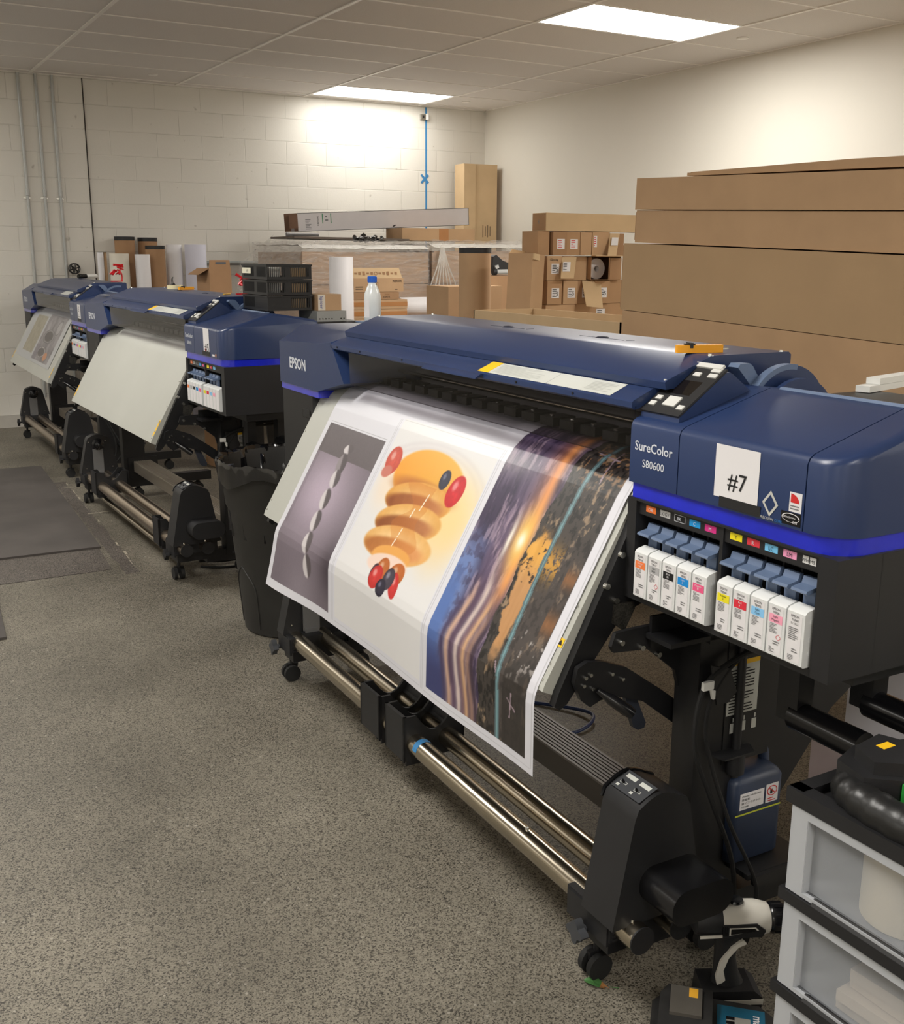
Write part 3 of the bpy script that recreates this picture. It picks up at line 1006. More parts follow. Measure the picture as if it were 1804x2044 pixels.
    B(m, 'arm_paddle', mat('slate plastic', (46, 50, 60), 0.5), am, bevel=0.003)
    # bracket that carries the arm
    m = MB()
    m.prism([(-0.062, 0.735), (-0.052, 0.762), (-0.01, 0.764), (0.09, 0.764), (0.12, 0.72), (0.12, 0.60), (0.104, 0.655), (0.03, 0.715), (-0.055, 0.722)], 'y', 0.378, 0.388)
    m.box(0.02, 0.16, 0.30, 0.39, 0.742, 0.752)
    m.box(0.03, 0.12, 0.37, 0.378, 0.72, 0.785)
    bk = B(m, 'arm_bracket', BLACKM, bevel=0.002)
    for u_, z_ in ((-0.040, 0.742), (0.012, 0.722), (0.055, 0.70)):
        m = MB(); bolt(m, (u_, 0.378, z_), (0, -1, 0), 0.0065, 0.008)
        B(m, 'bolt', SCREW, bk, bevel=0.001)
    # --- waste ink: holder plate, notice, feed pipe, tray
    m = MB()
    m.prism([(0.19, 0.735), (0.32, 0.735), (0.32, 0.45), (0.19, 0.45)], 'y', 0.318, 0.322)
    pl = B(m, 'waste_ink_plate', BLACKM, bevel=0.001)
    m = MB()
    m.patch((0.235, 0.318, 0.617), (1, 0, 0), FY, 0.085, 0.118, 0, 0.0006)
    m.patch((0.235, 0.318, 0.671), (1, 0, 0), FY, 0.085, 0.010, 1, 0.0010)
    seglist(m, (0.235, 0.3178, 0.610), (1, 0, 0), FY, 0.074, 0.098, 15, 2, 21)
    B(m, 'caution_notice', [LABELG, YEL, INK], pl, bevel=0, smooth=0, recalc=False)
    m = MB()
    for k in range(3):
        m.patch((0.212 + k * 0.03, 0.318, 0.528), (1, 0, 0), FY, 0.013, 0.022, 0, 0.0008)
        m.patch((0.214 + k * 0.03, 0.318, 0.546), (1, 0, 0), FY, 0.004, 0.010, 0, 0.0008)
    B(m, 'pictograms', LABELG, pl, bevel=0, smooth=0)
    m = MB()
    m.prism([(0.145, 0.345), (0.245, 0.345), (0.262, 0.312), (0.245, 0.282), (0.165, 0.282)], 'z', 0.480, 0.484)
    m.cyl((0.222, 0.312, 0.42), (0.222, 0.312, 0.76), 0.009, 12)
    m.cyl((0.222, 0.312, 0.43), (0.222, 0.312, 0.480), 0.020, 16)
    B(m, 'waste_ink_pipe', BLACK, pl, bevel=0.001)
    m = MB(); m.prism([(0.125, 0.69), (0.175, 0.675), (0.196, 0.622), (0.175, 0.602), (0.145, 0.602)], 'y', 0.295, 0.300)
    B(m, 'splash_flap', BLACK, pl, bevel=0.001)
    m = MB()
    m.box(0.225, 0.40, 0.255, 0.42, 0.205, 0.217)
    m.box(0.24, 0.39, 0.245, 0.26, 0.190, 0.215)
    m.box(0.24, 0.31, 0.37, 0.42, 0.12, 0.206)
    B(m, 'bottle_tray', BLACK, pl, bevel=0.002)
    # --- cables clipped to the leg
    m = MB()
    m.tube([(0.42, 0.33, 0.70), (0.28, 0.30, 0.705), (0.18, 0.297, 0.69), (0.105, 0.296, 0.64), (0.095, 0.296, 0.52), (0.14, 0.29, 0.40), (0.20, 0.28, 0.25), (0.19, 0.26, 0.14), (0.12, 0.26, 0.125)], 0.0055, 8)
    m.tube([(0.42, 0.33, 0.715), (0.26, 0.30, 0.712), (0.16, 0.298, 0.66), (0.12, 0.296, 0.55), (0.17, 0.27, 0.36), (0.235, 0.24, 0.20), (0.20, 0.23, 0.115), (0.14, 0.24, 0.10)], 0.0045, 8)
    cb = B(m, 'power_cables', RUBBER, bevel=0)
    m = MB()
    m.box(0.098, 0.124, 0.285, 0.293, 0.645, 0.662)
    m.prism([(0.118, 0.645), (0.130, 0.640), (0.130, 0.622), (0.124, 0.622)], 'y', 0.286, 0.292)
    B(m, 'cable_clip', WHITE, cb, bevel=0.001)
    return t


PR = {7: (1.3027, 1.1378, 0.0263), 6: (1.4016, 4.3525, -0.0128), 5: (1.4133, 7.0158, 0.0055)}
P7 = make_printer(7, 'nearest navy wide printer with the #7 sheet on its door', dict(pos=PR[7]))
P6 = make_printer(6, 'middle navy wide printer behind the black trash can, bare grey media guide', dict(pos=PR[6], ntag=8, nlatch=8))
P5 = make_printer(5, 'farthest navy wide printer next to the block wall under the conduits', dict(pos=PR[5], ntag=8, nlatch=8))


def LM(n):
    X, Y, t = PR[n]
    return Matrix.Translation((X, Y, 0)) @ Matrix.Rotation(-t, 4, 'Z')


# ---------------------------------------------------------------- ink cartridges (one thing each)
def cartridge(pn, i, detail):
    s = INKS[i]
    nth = {7: 'the near printer', 6: 'the middle printer', 5: 'the far printer'}[pn]
    cn = s[2].lower()
    lab = ('white cartridge with ' + cn + ' label in ' + nth) if i < 9 else 'white cleaning cartridge with no colour block in ' + nth
    t = thing('ink_cartridge', lab, 'ink cartridge', LM(pn) @ Vector((0, CV[i], 0.8325)), -PR[pn][2], {7: 'cartridges of the near printer', 6: 'cartridges of the middle printer', 5: 'cartridges of the far printer'}[pn])
    m = MB()
    m.prism([(-0.012, 0.003), (-0.012, 0.090), (-0.007, 0.095), (0.012, 0.0995), (0.0135, 0.074), (0.088, 0.072), (0.088, 0.0), (-0.008, 0.0)], 'y', -0.0188, 0.0188)
    for z in (0.02, 0.045, 0.075):
        m.box(0.0, 0.006, -0.0195, -0.0186, z, z + 0.007)
    m.build('body', CARTM, t, bevel=0.003)
    m = MB()
    m.patch((-0.012, 0.001, 0.046), FX, FY, 0.029, 0.080, 0, 0.0003)
    if i < 9:
        m.patch((-0.012, 0.001, 0.0665), FX, FY, 0.029, 0.0145, 1, 0.0006)
    if detail:
        m.text('EPSON', (-0.0122, 0.001, 0.0815), FX, FY, 0.0058, mi=2)
        m.text(s[1], (-0.0122, 0.001, 0.0752), FX, FY, 0.0058, mi=2)
        if i < 9:
            wd = s[2].split()
            c_ = 3 if i not in (1, 5, 7, 8) else 2
            m.text(wd[0], (-0.0126, 0.001, 0.0685), FX, FY, 0.0052, mi=c_)
            m.text((wd[1] if len(wd) > 1 else s[0].split('/')[0]), (-0.0126, 0.001, 0.0628), FX, FY, 0.0052, mi=c_)
            seglist(m, (-0.0122, 0.004, 0.050), FX, FY, 0.018, 0.017, 7, 4, i)
        else:
            m.text('SC10CL', (-0.0122, 0.001, 0.0695), FX, FY, 0.005, mi=2)
            seglist(m, (-0.0122, 0.002, 0.054), FX, FY, 0.023, 0.022, 7, 4, 77)
        seglist(m, (-0.0122, -0.004, 0.026), FX, FY, 0.016, 0.008, 2, 4, i + 40)
        seglist(m, (-0.0122, 0.005, 0.013), FX, FY, 0.013, 0.010, 4, 4, i + 20)
        if i in (1, 8):
            for a in range(4):
                p = [(0, -1), (1, 0), (0, 1), (-1, 0)]
                q0, q1 = p[a], p[(a + 1) % 4]
                m.face([(-0.0128, -0.007 - q[0] * r_, 0.036 + q[1] * r_) for q, r_ in ((q0, 0.0058), (q1, 0.0058), (q1, 0.0047), (q0, 0.0047))], 5)
    m.build('label', [PAPERW, mat('block ' + s[2], s[3], 0.45, var=0.01), INK, PAPERW, INKG, RED], t, smooth=0, recalc=False)


for pn in (7, 6, 5):
    for i in range(10):
        cartridge(pn, i, pn == 7)

# ---------------------------------------------------------------- waste ink bottles
WASTE = mat('blue grey translucent bottle', (46, 57, 80), 0.42, var=0.08, vscale=12)


def waste_bottle(pn, label):
    t = thing('waste_ink_bottle', label, 'bottle', LM(pn) @ Vector((0.285, 0.350, 0.2175)), -PR[pn][2])
    t.scale = (1.10, 1.02, 0.86)
    m = MB()
    rr = lambda w, d, z, r=0.014: [(x, y, z) for x, y in [(sx * (w - r) + r * math.cos(a), sy * (d - r) + r * math.sin(a)) for sx, sy, a0 in ((1, 1, 0), (-1, 1, PI / 2), (-1, -1, PI), (1, -1, 1.5 * PI)) for a in (a0, a0 + PI / 4, a0 + PI / 2)]]
    m.rings([rr(0.060, 0.046, 0.0), rr(0.065, 0.05, 0.006), rr(0.065, 0.05, 0.212), rr(0.060, 0.046, 0.224), rr(0.050, 0.036, 0.234)])
    m.build('body', WASTE, t, smooth=50)
    m = MB()
    m.tube([(-0.012, 0, 0.228), (-0.010, 0, 0.262), (0.002, 0, 0.276), (0.034, 0, 0.276), (0.048, 0, 0.262), (0.054, 0, 0.226)], 0.0115, 10)
    m.build('handle', WASTE, t)
    m = MB()
    m.cyl((-0.040, 0, 0.232), (-0.040, 0, 0.252), 0.02, 18)
    m.build('neck', BLACK, t, bevel=0.002)
    m = MB()
    m.patch((-0.018, -0.0502, 0.168), (1, 0, 0), FY, 0.062, 0.044, 0, 0.0004)
    for k, sx in enumerate(('Waste Ink Bottle', '\u5ee2\u58a8\u74f6', '\u5ec3\u30a4\u30f3\u30af\u30dc\u30c8\u30eb', 'T7240')):
        m.text(sx, (-0.045, -0.0504, 0.1795 - k * 0.0095), (1, 0, 0), FY, 0.0072, 'L', 1)
    m.build('name_label', [PAPERW, INK], t, smooth=0, recalc=False)
    m = MB()
    m.patch((0.034, -0.0502, 0.170), (1, 0, 0), FY, 0.032, 0.050, 0, 0.0004)
    for k in range(20):
        a0, a1 = 2 * PI * k / 20, 2 * PI * (k + 1) / 20
        m.face([(0.034 + r_ * math.cos(a), -0.0510, 0.176 + r_ * math.sin(a)) for a, r_ in ((a0, 0.0135), (a1, 0.0135), (a1, 0.0112), (a0, 0.0112))], 2)
    m.patch((0.034, -0.0502, 0.176), (0.7, 0, -0.7), (0.7, 0, 0.7), 0.024, 0.0022, 2, 0.0009)
    m.patch((0.032, -0.0502, 0.174), (1, 0, 0), FY, 0.006, 0.012, 1, 0.0007)
    seglist(m, (0.034, -0.0504, 0.153), (1, 0, 0), FY, 0.022, 0.012, 2, 2, 3)
    m.build('caution_label', [PAPERW, INK, RED], t, smooth=0, recalc=False)
    m = MB(); m.patch((0.0, -0.0502, 0.133), (1, 0, 0.0), FY, 0.118, 0.0045, 0, 0.0005)
    m.build('fill_line', mat('lime tape', (196, 204, 60), 0.5), t, smooth=0)


waste_bottle(7, 'blue grey waste ink bottle with no-pouring sign under the near printer')
# ---------------------------------------------------------------- take-up units standing in front of the printers
ZT, UF, UR = 0.168, -0.062, 0.038


def tower_prof(s=0.0):
    P = [(-0.108, 0.188), (-0.064, 0.405), (-0.056, 0.425)]
    for k in range(1, 8):
        a = k / 8
        P.append((-0.056 + 0.112 * a, 0.425 + 0.022 * math.sin(PI * a)))
    return P + [(0.064, 0.424), (0.074, 0.405), (0.118, 0.188)]


def make_takeup(pn, label):
    X, Y, yaw = PR[pn]
    X += {7: 0.0, 6: -0.036, 5: -0.02}[pn]
    t = thing('take_up_unit', label, 'take-up reel', (X, Y, 0), -yaw, 'take-up reels in front of the printers')
    B = lambda mb, name, m, par=t, bevel=0.002, **k: mb.build(name, m, par, bevel=bevel, **k)
    for nm, u in (('front_tube', UF), ('rear_tube', UR)):
        m = MB(); m.cyl((u, 2.235, ZT), (u, 0.243, ZT), 0.0285, 28)
        tb = B(m, nm, STEEL if pn == 7 else mat('worn stainless tube', (178, 164, 148), 0.3, metal=1.0, var=0.14, vscale=20, stretch=(1, 0.1, 1)), bevel=0)
        for va, vb in ((0.2435, 0.240), (2.2345, 2.238)):
            m = MB(); m.cyl((u, va, ZT), (u, vb, ZT), 0.029, 28)
            B(m, 'end_cap', BLACK, tb, bevel=0.001)
        m = MB(); bolt(m, (u - 0.004, 0.270, ZT + 0.0275), (0, 0, 1), 0.005, 0.006)
        if pn == 7 and u < 0:
            bolt(m, (u, 0.66, ZT + 0.028), (0, 0, 1), 0.005, 0.005)
        B(m, 'bolt', SCREW, tb, bevel=0)
    # drive tower
    tw = [(u - 0.008, 0.188 + (z - 0.188) * 1.055) for u, z in tower_prof()]
    m = MB(); m.prism(tw, 'y', 0.268, 0.372)
    dv = B(m, 'drive_housing', BLACK, bevel=0.006, seg=3)
    m = MB(); m.prism([(u * 1.02, z + 0.004) for u, z in tw[1:-1]], 'y', 0.3735, 0.380)
    B(m, 'housing_lip', BLACKS, dv, bevel=0.002)
    n = 20
    m = MB()
    st = [(0.022 + sx * 0.040 + 0.036 * math.cos(a), 0.270 + sz * 0.004 + 0.034 * math.sin(a)) for sx, sz, a0 in ((1, 1, 0), (-1, 1, PI / 2), (-1, -1, PI), (1, -1, 1.5 * PI)) for a in [a0 + PI / 2 * q / 7 for q in range(8)]]
    m.prism(st, 'y', 0.168, 0.269)
    B(m, 'motor_cover', BLACKS if pn == 7 else BLACK, dv, bevel=0.012, seg=4)
    m = MB()
    sl = Vector((0.045, 0, 0.020)).normalized()
    o = Vector((-0.034, 0.322, 0.4560))
    xd = Vector((0, -1, 0))
    m.patch(o, xd, sl, 0.088, 0.050, 0, 0.0015)
    for q in (-0.021, 0.021):
        m.patch(o + xd * q + sl * 0.013, xd, sl, 0.030, 0.010, 1, 0.0022)
        m.patch(o + xd * (q - 0.004) - sl * 0.006, xd, sl, 0.020, 0.006, 1, 0.0022)
        m.patch(o + xd * (q - 0.004) - sl * 0.006, xd, sl, 0.017, 0.004, 0, 0.0026)
        m.patch(o + xd * (q - 0.012) - sl * 0.016, xd, sl, 0.008, 0.006, 1, 0.0022)
    B(m, 'switch_plate', [DGREY, LABELG], dv, bevel=0, smooth=0, recalc=False)
    for q in (-0.021, 0.021):
        m = MB()
        c = o + xd * (q - 0.004) - sl * 0.006
        nrm = xd.cross(sl).normalized()
        if nrm.z < 0:
            nrm = -nrm
        m.cyl(c, c + nrm * 0.010, 0.0035, 8, 0.0022)
        B(m, 'toggle_switch', BLACKS, dv, bevel=0)
    # clamping blocks with knobs and casters
    for v0, v1, nm in ((0.298, 0.445, 'mount_block'), (2.10, 2.225, 'mount_block')):
        m = MB()
        m.box(-0.098, 0.10, v0, v1, 0.138, 0.190)
        m.box(-0.102, -0.094, v0 + 0.005, v1 - 0.005, 0.128, 0.186)
        for k in range(5):
            m.box(-0.092, -0.05, v0 - 0.004, v0, 0.142 + k * 0.009, 0.147 + k * 0.009)
        mb_ = B(m, nm, BLACK, bevel=0.003)
        m = MB()
        m.box(-0.085, 0.12, v0 + 0.02, v1 - 0.02, 0.095, 0.139)
        B(m, 'base_plate', BLACKM, mb_, bevel=0.002)
        kv = 0.375 if v0 < 1 else v1 - 0.01
        m = MB()
        st = []
        for k in range(24):
            a = 2 * PI * k / 24
            r = 0.022 + 0.006 * math.cos(4 * a)
            st.append((kv + r * math.cos(a), 0.128 + r * math.sin(a)))
        m.prism(st, 'x', -0.130, -0.112)
        m.cyl((-0.113, kv, 0.128), (-0.09, kv, 0.128), 0.008, 12)
        B(m, 'clamp_knob', DGREY if pn == 7 else BLACK, mb_, bevel=0.002)
        cv = 0.383 if v0 < 1 else 2.20
        m = MB()
        m.cyl((-0.062, cv, 0.10), (-0.062, cv, 0.058), 0.008, 12)
        m.prism([(-0.085, 0.062), (-0.04, 0.062), (-0.045, 0.036), (-0.062, 0.028), (-0.08, 0.036)], 'y', cv - 0.006, cv + 0.006)
        cs = B(m, 'caster', BLACKM, mb_, bevel=0.002)
        m = MB()
        for s in (-1, 1):
            if pn == 6:
                m.cyl((-0.066 + s * 0.008, cv, 0.029), (-0.066 + s * 0.024, cv, 0.029), 0.029, 24)
            else:
                m.cyl((-0.066, cv + s * 0.008, 0.029), (-0.066, cv + s * 0.022, 0.029), 0.029, 24)
        cs2 = m.build('caster_wheel', RUBBER, mb_, bevel=0.003)
    # idler tower with hub and slotted bracket
    m = MB(); m.prism([(u, 0.188 + (z - 0.188) * 0.90) for u, z in tower_prof()], 'y', 2.155, 2.215)
    idl = B(m, 'idler_housing', BLACK, bevel=0.005, seg=3)
    m = MB()
    m.lathe([(0.036, 0), (0.036, 0.012), (0.026, 0.018), (0.022, 0.034), (0.012, 0.040), (0.011, 0.058), (0.004, 0.06)], (0.0, 2.156, 0.362), (0, -1, 0), 24)
    B(m, 'hub', BLACKS, idl, bevel=0)
    m = MB(); m.box(-0.034, 0.026, 2.143, 2.150, 0.195, 0.335)
    m.box(-0.030, 0.022, 2.136, 2.143, 0.19, 0.205)
    B(m, 'slide_bracket', mat('grey slide plate', (104, 104, 104), 0.45), idl, bevel=0.002)
    m = MB()
    for u, z in ((-0.055, 0.378), (0.045, 0.380), (-0.075, 0.22), (0.08, 0.22)):
        bolt(m, (u, 2.156, z), (0, -1, 0), 0.004, 0.003)
    B(m, 'screws', SCREW, idl, bevel=0)
    m = MB()
    m.lathe([(0.010, -0.004), (0.050, 0), (0.056, 0.006), (0.056, 0.016), (0.034, 0.020), (0.030, 0.045), (0.016, 0.05), (0.015, 0.07), (0.004, 0.072)], (0, 0.372, 0.376), (0, 1, 0), 28)
    B(m, 'drive_hub', BLACK, dv, bevel=0)
    # roll saddles
    for v0, v1 in {7: ((1.385, 1.515), (1.225, 1.345)), 6: ((0.56, 0.66), (1.83, 1.95)), 5: ((0.62, 0.72),)}[pn]:
        m = MB()
        arc = [(-0.060 + 0.115 * k / 10, 0.250 - 0.052 * math.sin(PI * k / 10)) for k in range(11)]
        pr = [(-0.098, 0.120), (-0.098, 0.250)] + arc + [(0.088, 0.250), (0.092, 0.140), (0.085, 0.120)]
        m.prism(pr, 'y', v0, v0 + 0.008)
        m.prism(pr, 'y', v1 - 0.008, v1)
        m.box(-0.098, -0.088, v0, v1, 0.120, 0.250)
        m.box(0.080, 0.092, v0, v1, 0.130, 0.245)
        low = [(u, z - 0.03) for u, z in arc]
        for a, b in zip(low, low[1:]):
            m.prism([a, b, (b[0], b[1] - 0.004), (a[0], a[1] - 0.004)], 'y', v0 + 0.004, v1 - 0.004)
        for k in range(3):
            m.box(-0.085, -0.03, v0 + 0.012 + k * 0.016, v0 + 0.020 + k * 0.016, 0.100, 0.125)
        B(m, 'roll_saddle', BLACK, bevel=0.0025)
    if pn == 7:
        m = MB()
        r = 0.0292
        for k in range(6):
            a0, a1 = 0.1 + k * 0.36, 0.1 + (k + 1) * 0.36
            m.face([(UF - r * math.cos(a), v, ZT + r * math.sin(a)) for a, v in ((a0, 1.190), (a1, 1.188), (a1, 1.166), (a0, 1.168))])
        o = B(m, 'blue_tape', mat('blue masking tape', (58, 132, 190), 0.6), bevel=0)
        o['label'] = 'strip of blue masking tape'
    if pn == 6:
        m = MB(); m.cyl((-0.045, 2.16, 0.084), (-0.045, 0.44, 0.084), 0.014, 18)
        B(m, 'lower_tube', STEEL, bevel=0)
        m = MB()
        m.box(-0.02, 0.10, 0.47, 0.50, 0.20, 0.26)
        B(m, 'motor_stop', BLACKM)
    return t


make_takeup(7, 'nearest take-up reel unit with chrome tubes and a strip of blue tape')
make_takeup(6, 'middle take-up reel unit below the bare grey media guide, beside the trash can')
make_takeup(5, 'farthest take-up reel unit near the block wall')

# ---------------------------------------------------------------- printed sheet on the near printer
SP = np.array([(.20, 1.088), (.12, 1.080), (.075, 1.062), (.045, 1.036), (.022, 1.004), (-.176, .648), (-.184, .628), (-.187, .605), (-.188, .45)])
SD = np.r_[0, np.cumsum(np.linalg.norm(np.diff(SP, axis=0), axis=1))]
SLEN = SD[-1]


def sheet_surf(v, t, flare=0.045):
    u = np.interp(t, SD, SP[:, 0])
    z = np.interp(t, SD, SP[:, 1])
    k = np.clip((v - 1.55) / .40, 0, 1)
    k = k * k * (3 - 2 * k)
    h = np.clip((t - (SD[5] - .02)) / (SLEN - SD[5] + .02), 0, 1)
    return u - flare * k * h ** 1.3 - 0.004 * h * np.sin(v * 9), z


def vnoise(x, y, seed=0):
    """smooth value noise on numpy arrays"""
    rs = np.random.RandomState(seed)
    G = rs.rand(257, 257)
    xi, yi = np.floor(x).astype(int), np.floor(y).astype(int)
    xf, yf = x - xi, y - yi
    xf = xf * xf * (3 - 2 * xf); yf = yf * yf * (3 - 2 * yf)
    g = lambda a, b: G[a % 256, b % 256]
    return (g(xi, yi) * (1 - xf) + g(xi + 1, yi) * xf) * (1 - yf) + (g(xi, yi + 1) * (1 - xf) + g(xi + 1, yi + 1) * xf) * yf


def fbm(x, y, seed=0, o=4):
    s = 0; a = 0.5
    for k in range(o):
        s = s + a * vnoise(x * 2 ** k, y * 2 ** k, seed + k); a *= 0.5
    return s / (1 - 0.5 ** o)


def sst(a, b, x):
    k = np.clip((x - a) / (b - a), 0, 1)
    return k * k * (3 - 2 * k)


def paint(V, T):
    Cc = np.empty(V.shape + (3,)); Cc[:] = (226, 226, 234)
    def mixc(mask, col):
        nonlocal Cc
        col = np.asarray(col, float)
        Cc = Cc * (1 - mask[..., None]) + col * mask[..., None]
    def rect(v0, v1, t0, t1):
        return ((V > v0) & (V < v1) & (T > t0) & (T < t1)).astype(float)
    def ell(cv, ct, rv, rt, rot=0.0, soft=0.12):
        dv, dt = V - cv, T - ct
        a = dv * math.cos(rot) + dt * math.sin(rot); b = -dv * math.sin(rot) + dt * math.cos(rot)
        r = np.sqrt((a / rv) ** 2 + (b / rt) ** 2)
        return 1 - sst(1 - soft, 1 + soft, r), a / rv, b / rt
    # --- picture of white stones on a lilac ground
    m1 = rect(1.522, 1.926, 0.258, 0.786)
    g = np.exp(-(((V - 1.77) / 0.20) ** 2 + ((T - 0.47) / 0.15) ** 2))
    base = np.array([112, 102, 112]) + g[..., None] * np.array([74, 68, 76])
    base = base + (sst(0.62, 0.78, T) * 24 * np.exp(-((V - 1.72) / 0.1) ** 2))[..., None]
    base = base - (np.exp(-(((V - 1.53) / 0.06) ** 2 + ((T - 0.66) / 0.08) ** 2)) * 45)[..., None]
    back = (T < 0.353)
    base = np.where(back[..., None], np.array([98, 90, 94]) + (vnoise(V * 300, T * 300, 2) * 6)[..., None], base + (vnoise(V * 300, T * 300, 3) * 5)[..., None])
    base = np.where(((V > 1.905) & (T < 0.6))[..., None], base * 0.93, base)
    mixc(m1, base)
    for cv, ct, rt in ((1.722, 0.318, 0.016), (1.724, 0.368, 0.036), (1.720, 0.415, 0.030), (1.722, 0.483, 0.034), (1.716, 0.553, 0.034), (1.706, 0.622, 0.034), (1.680, 0.688, 0.036)):
        e, a, b = ell(cv, ct, 0.030, rt, 0.16)
        sh = sst(-0.25, 0.15, -a - 0.25 * b)
        dark = ct == 0.368
        col = np.array([216, 210, 212]) * (1 - sh[..., None]) + np.array([92, 84, 88]) * sh[..., None]
        if dark:
            col = np.array([150, 142, 146]) * (1 - sh[..., None]) + np.array([88, 80, 84]) * sh[..., None]
        mixc(e * m1, col)
    # --- picture of a stack of pancakes with fruit
    m2 = rect(0.950, 1.478, 0.176, 0.785)
    mixc(m2, (232, 231, 231))
    for rv, rt, w in ((0.30, 0.13, 8), (0.27, 0.115, 10)):
        e, a, b = ell(1.21, 0.345, rv, rt, 0, 0.05)
        mixc(m2 * e * 0.5 * (T < 0.34), (212, 205, 208))
        e, a, b = ell(1.21, 0.352, rv - 0.012, rt, 0, 0.05)
        mixc(m2 * e * 0.7 * (T < 0.35), (234, 231, 230))
    e, a, b = ell(1.12, 0.36, 0.20, 0.10, 0, 0.5); mixc(m2 * e * 0.75, (250, 226, 168))
    e, a, b = ell(1.03, 0.42, 0.09, 0.10, 0, 0.7); mixc(m2 * e * 0.6, (250, 214, 140))
    e, a, b = ell(1.40, 0.36, 0.06, 0.07, 0, 0.7); mixc(m2 * e * 0.5, (252, 222, 186))
    # syrup pool and dome
    e, a, b = ell(1.215, 0.318, 0.182, 0.082, 0.0, 0.05)
    mixc(m2 * e, np.array([238, 172, 62]) + (b * -8)[..., None] + (a * 14)[..., None] * np.array([0.4, -0.6, -1.2]))
    e, a, b = ell(1.215, 0.352, 0.155, 0.030, 0, 0.4); mixc(m2 * e * 0.75, (176, 96, 40))
    # the cakes, drawn from the plate upwards
    for ct, rv, cr_, cb_, tl in ((0.378, 0.168, (238, 190, 118), (166, 92, 42), 0.10), (0.440, 0.166, (242, 200, 134), (158, 88, 42), 0.14), (0.505, 0.176, (246, 208, 148), (198, 124, 62), 0.10)):
        e, a, b = ell(1.215, ct, rv, 0.052, tl, 0.05)
        k = sst(0.35, 1.0, np.sqrt(a * a + b * b))
        col = np.array(cr_) - (k * 26)[..., None] * np.array([0.4, 1.0, 1.6]) + ((fbm(V * 60, T * 60, 5) - .5) * 14)[..., None]
        mixc(m2 * e, col)
        e2, a2, b2 = ell(1.228, ct + 0.014, rv * 0.90, 0.030, tl, 0.22)
        mixc(m2 * e2 * e * 0.9, np.array(cb_) + ((fbm(V * 50, T * 50, 6) - .5) * 20)[..., None] + (a2 * -34)[..., None])
    # amber glaze down the middle
    zz = np.abs(V - 1.205 - 0.02 * np.sin(T * 60)) < 0.055 + 0.02 * np.sin(T * 43)
    mixc(m2 * (zz & (T > 0.33) & (T < 0.535)) * 0.33, (206, 118, 40))
    e, a, b = ell(1.215, 0.538, 0.10, 0.030, 0.1, 0.08); mixc(m2 * e, (238, 170, 84))
    e, a, b = ell(1.215, 0.562, 0.105, 0.030, 0.1, 0.1); mixc(m2 * e, (244, 216, 200))
    for q in (0.36, 0.385, 0.41, 0.47, 0.50):
        ln = (np.abs(V - (1.20 + (T - 0.42) * 0.25) - (0.012 if q > .4 else -0.012)) < 0.0022) & (np.abs(T - q) < 0.013)
        mixc(m2 * ln, (255, 240, 214))
    # fruit
    def berry(cv, ct, rv, rt, col, rot=0.0, hl=(250, 236, 230)):
        e, a, b = ell(cv, ct, rv, rt, rot, 0.06)
        c_ = np.array(col) * (1.0 + 0.18 * (fbm(V * 120, T * 120, 9) - .5))[..., None] - ((a * a + b * b) * 14)[..., None]
        mixc(m2 * e, c_)
        e, a, b = ell(cv + rv * 0.3, ct - rt * 0.3, rv * 0.28, rt * 0.3, rot, 0.5); mixc(m2 * e * 0.5, hl)
    berry(1.430, 0.300, 0.040, 0.042, (212, 84, 66), 0.2)
    e, a, b = ell(1.44, 0.335, 0.028, 0.018, 0.2, 0.15); mixc(m2 * e, (206, 120, 104))
    berry(1.062, 0.318, 0.036, 0.044, (212, 42, 50), -0.3)
    berry(1.132, 0.300, 0.024, 0.027, (52, 54, 74), 0, (170, 176, 200))
    berry(1.225, 0.580, 0.034, 0.036, (196, 110, 50)); berry(1.150, 0.572, 0.040, 0.032, (200, 110, 46), 0.3)
    berry(1.258, 0.598, 0.020, 0.030, (70, 48, 60)); berry(1.242, 0.602, 0.034, 0.032, (206, 48, 44), 0.5)
    berry(1.138, 0.598, 0.022, 0.036, (212, 52, 50), 0.5)
    berry(1.175, 0.590, 0.028, 0.030, (70, 62, 76), 0, (206, 206, 220))
    berry(1.196, 0.620, 0.026, 0.024, (40, 34, 56), 0, (170, 170, 190))
    # --- panorama: dusk sky over a river bank
    m3 = rect(0.490, 0.914, -1, 0.787)
    st = fbm(V * 26, T * 5.0, 11); st2 = fbm(V * 70, T * 16, 15); sp = fbm(V * 60, T * 60, 21)
    sky = np.empty_like(Cc); sky[:] = (60, 48, 76)
    def smix(k, col):
        nonlocal sky
        sky = sky * (1 - k[..., None]) + np.array(col, float) * k[..., None]
    smix(sst(0.45, 0.7, st) * 0.6, (122, 104, 132)); smix(sst(0.50, 0.70, st2) * 0.55, (206, 182, 194)); smix(sst(0.56, 0.68, fbm(V * 120, T * 34, 19)) * 0.35, (30, 24, 46))
    smix(np.exp(-((T - 0.205) / 0.03) ** 2) * sst(0.72, 0.86, V) * 0.55, (150, 144, 150))
    smix(sst(0.33, 0.47, T) * sst(0.80, 0.87, V) * (0.5 + 0.5 * sst(0.42, 0.58, sp)), (120, 140, 190))
    smix(sst(0.40, 0.56, T) * sst(0.845, 0.88, V), (88, 118, 182))
    smix(sst(0.62, 0.74, T) * sst(0.80, 0.84, V), (56, 62, 112))
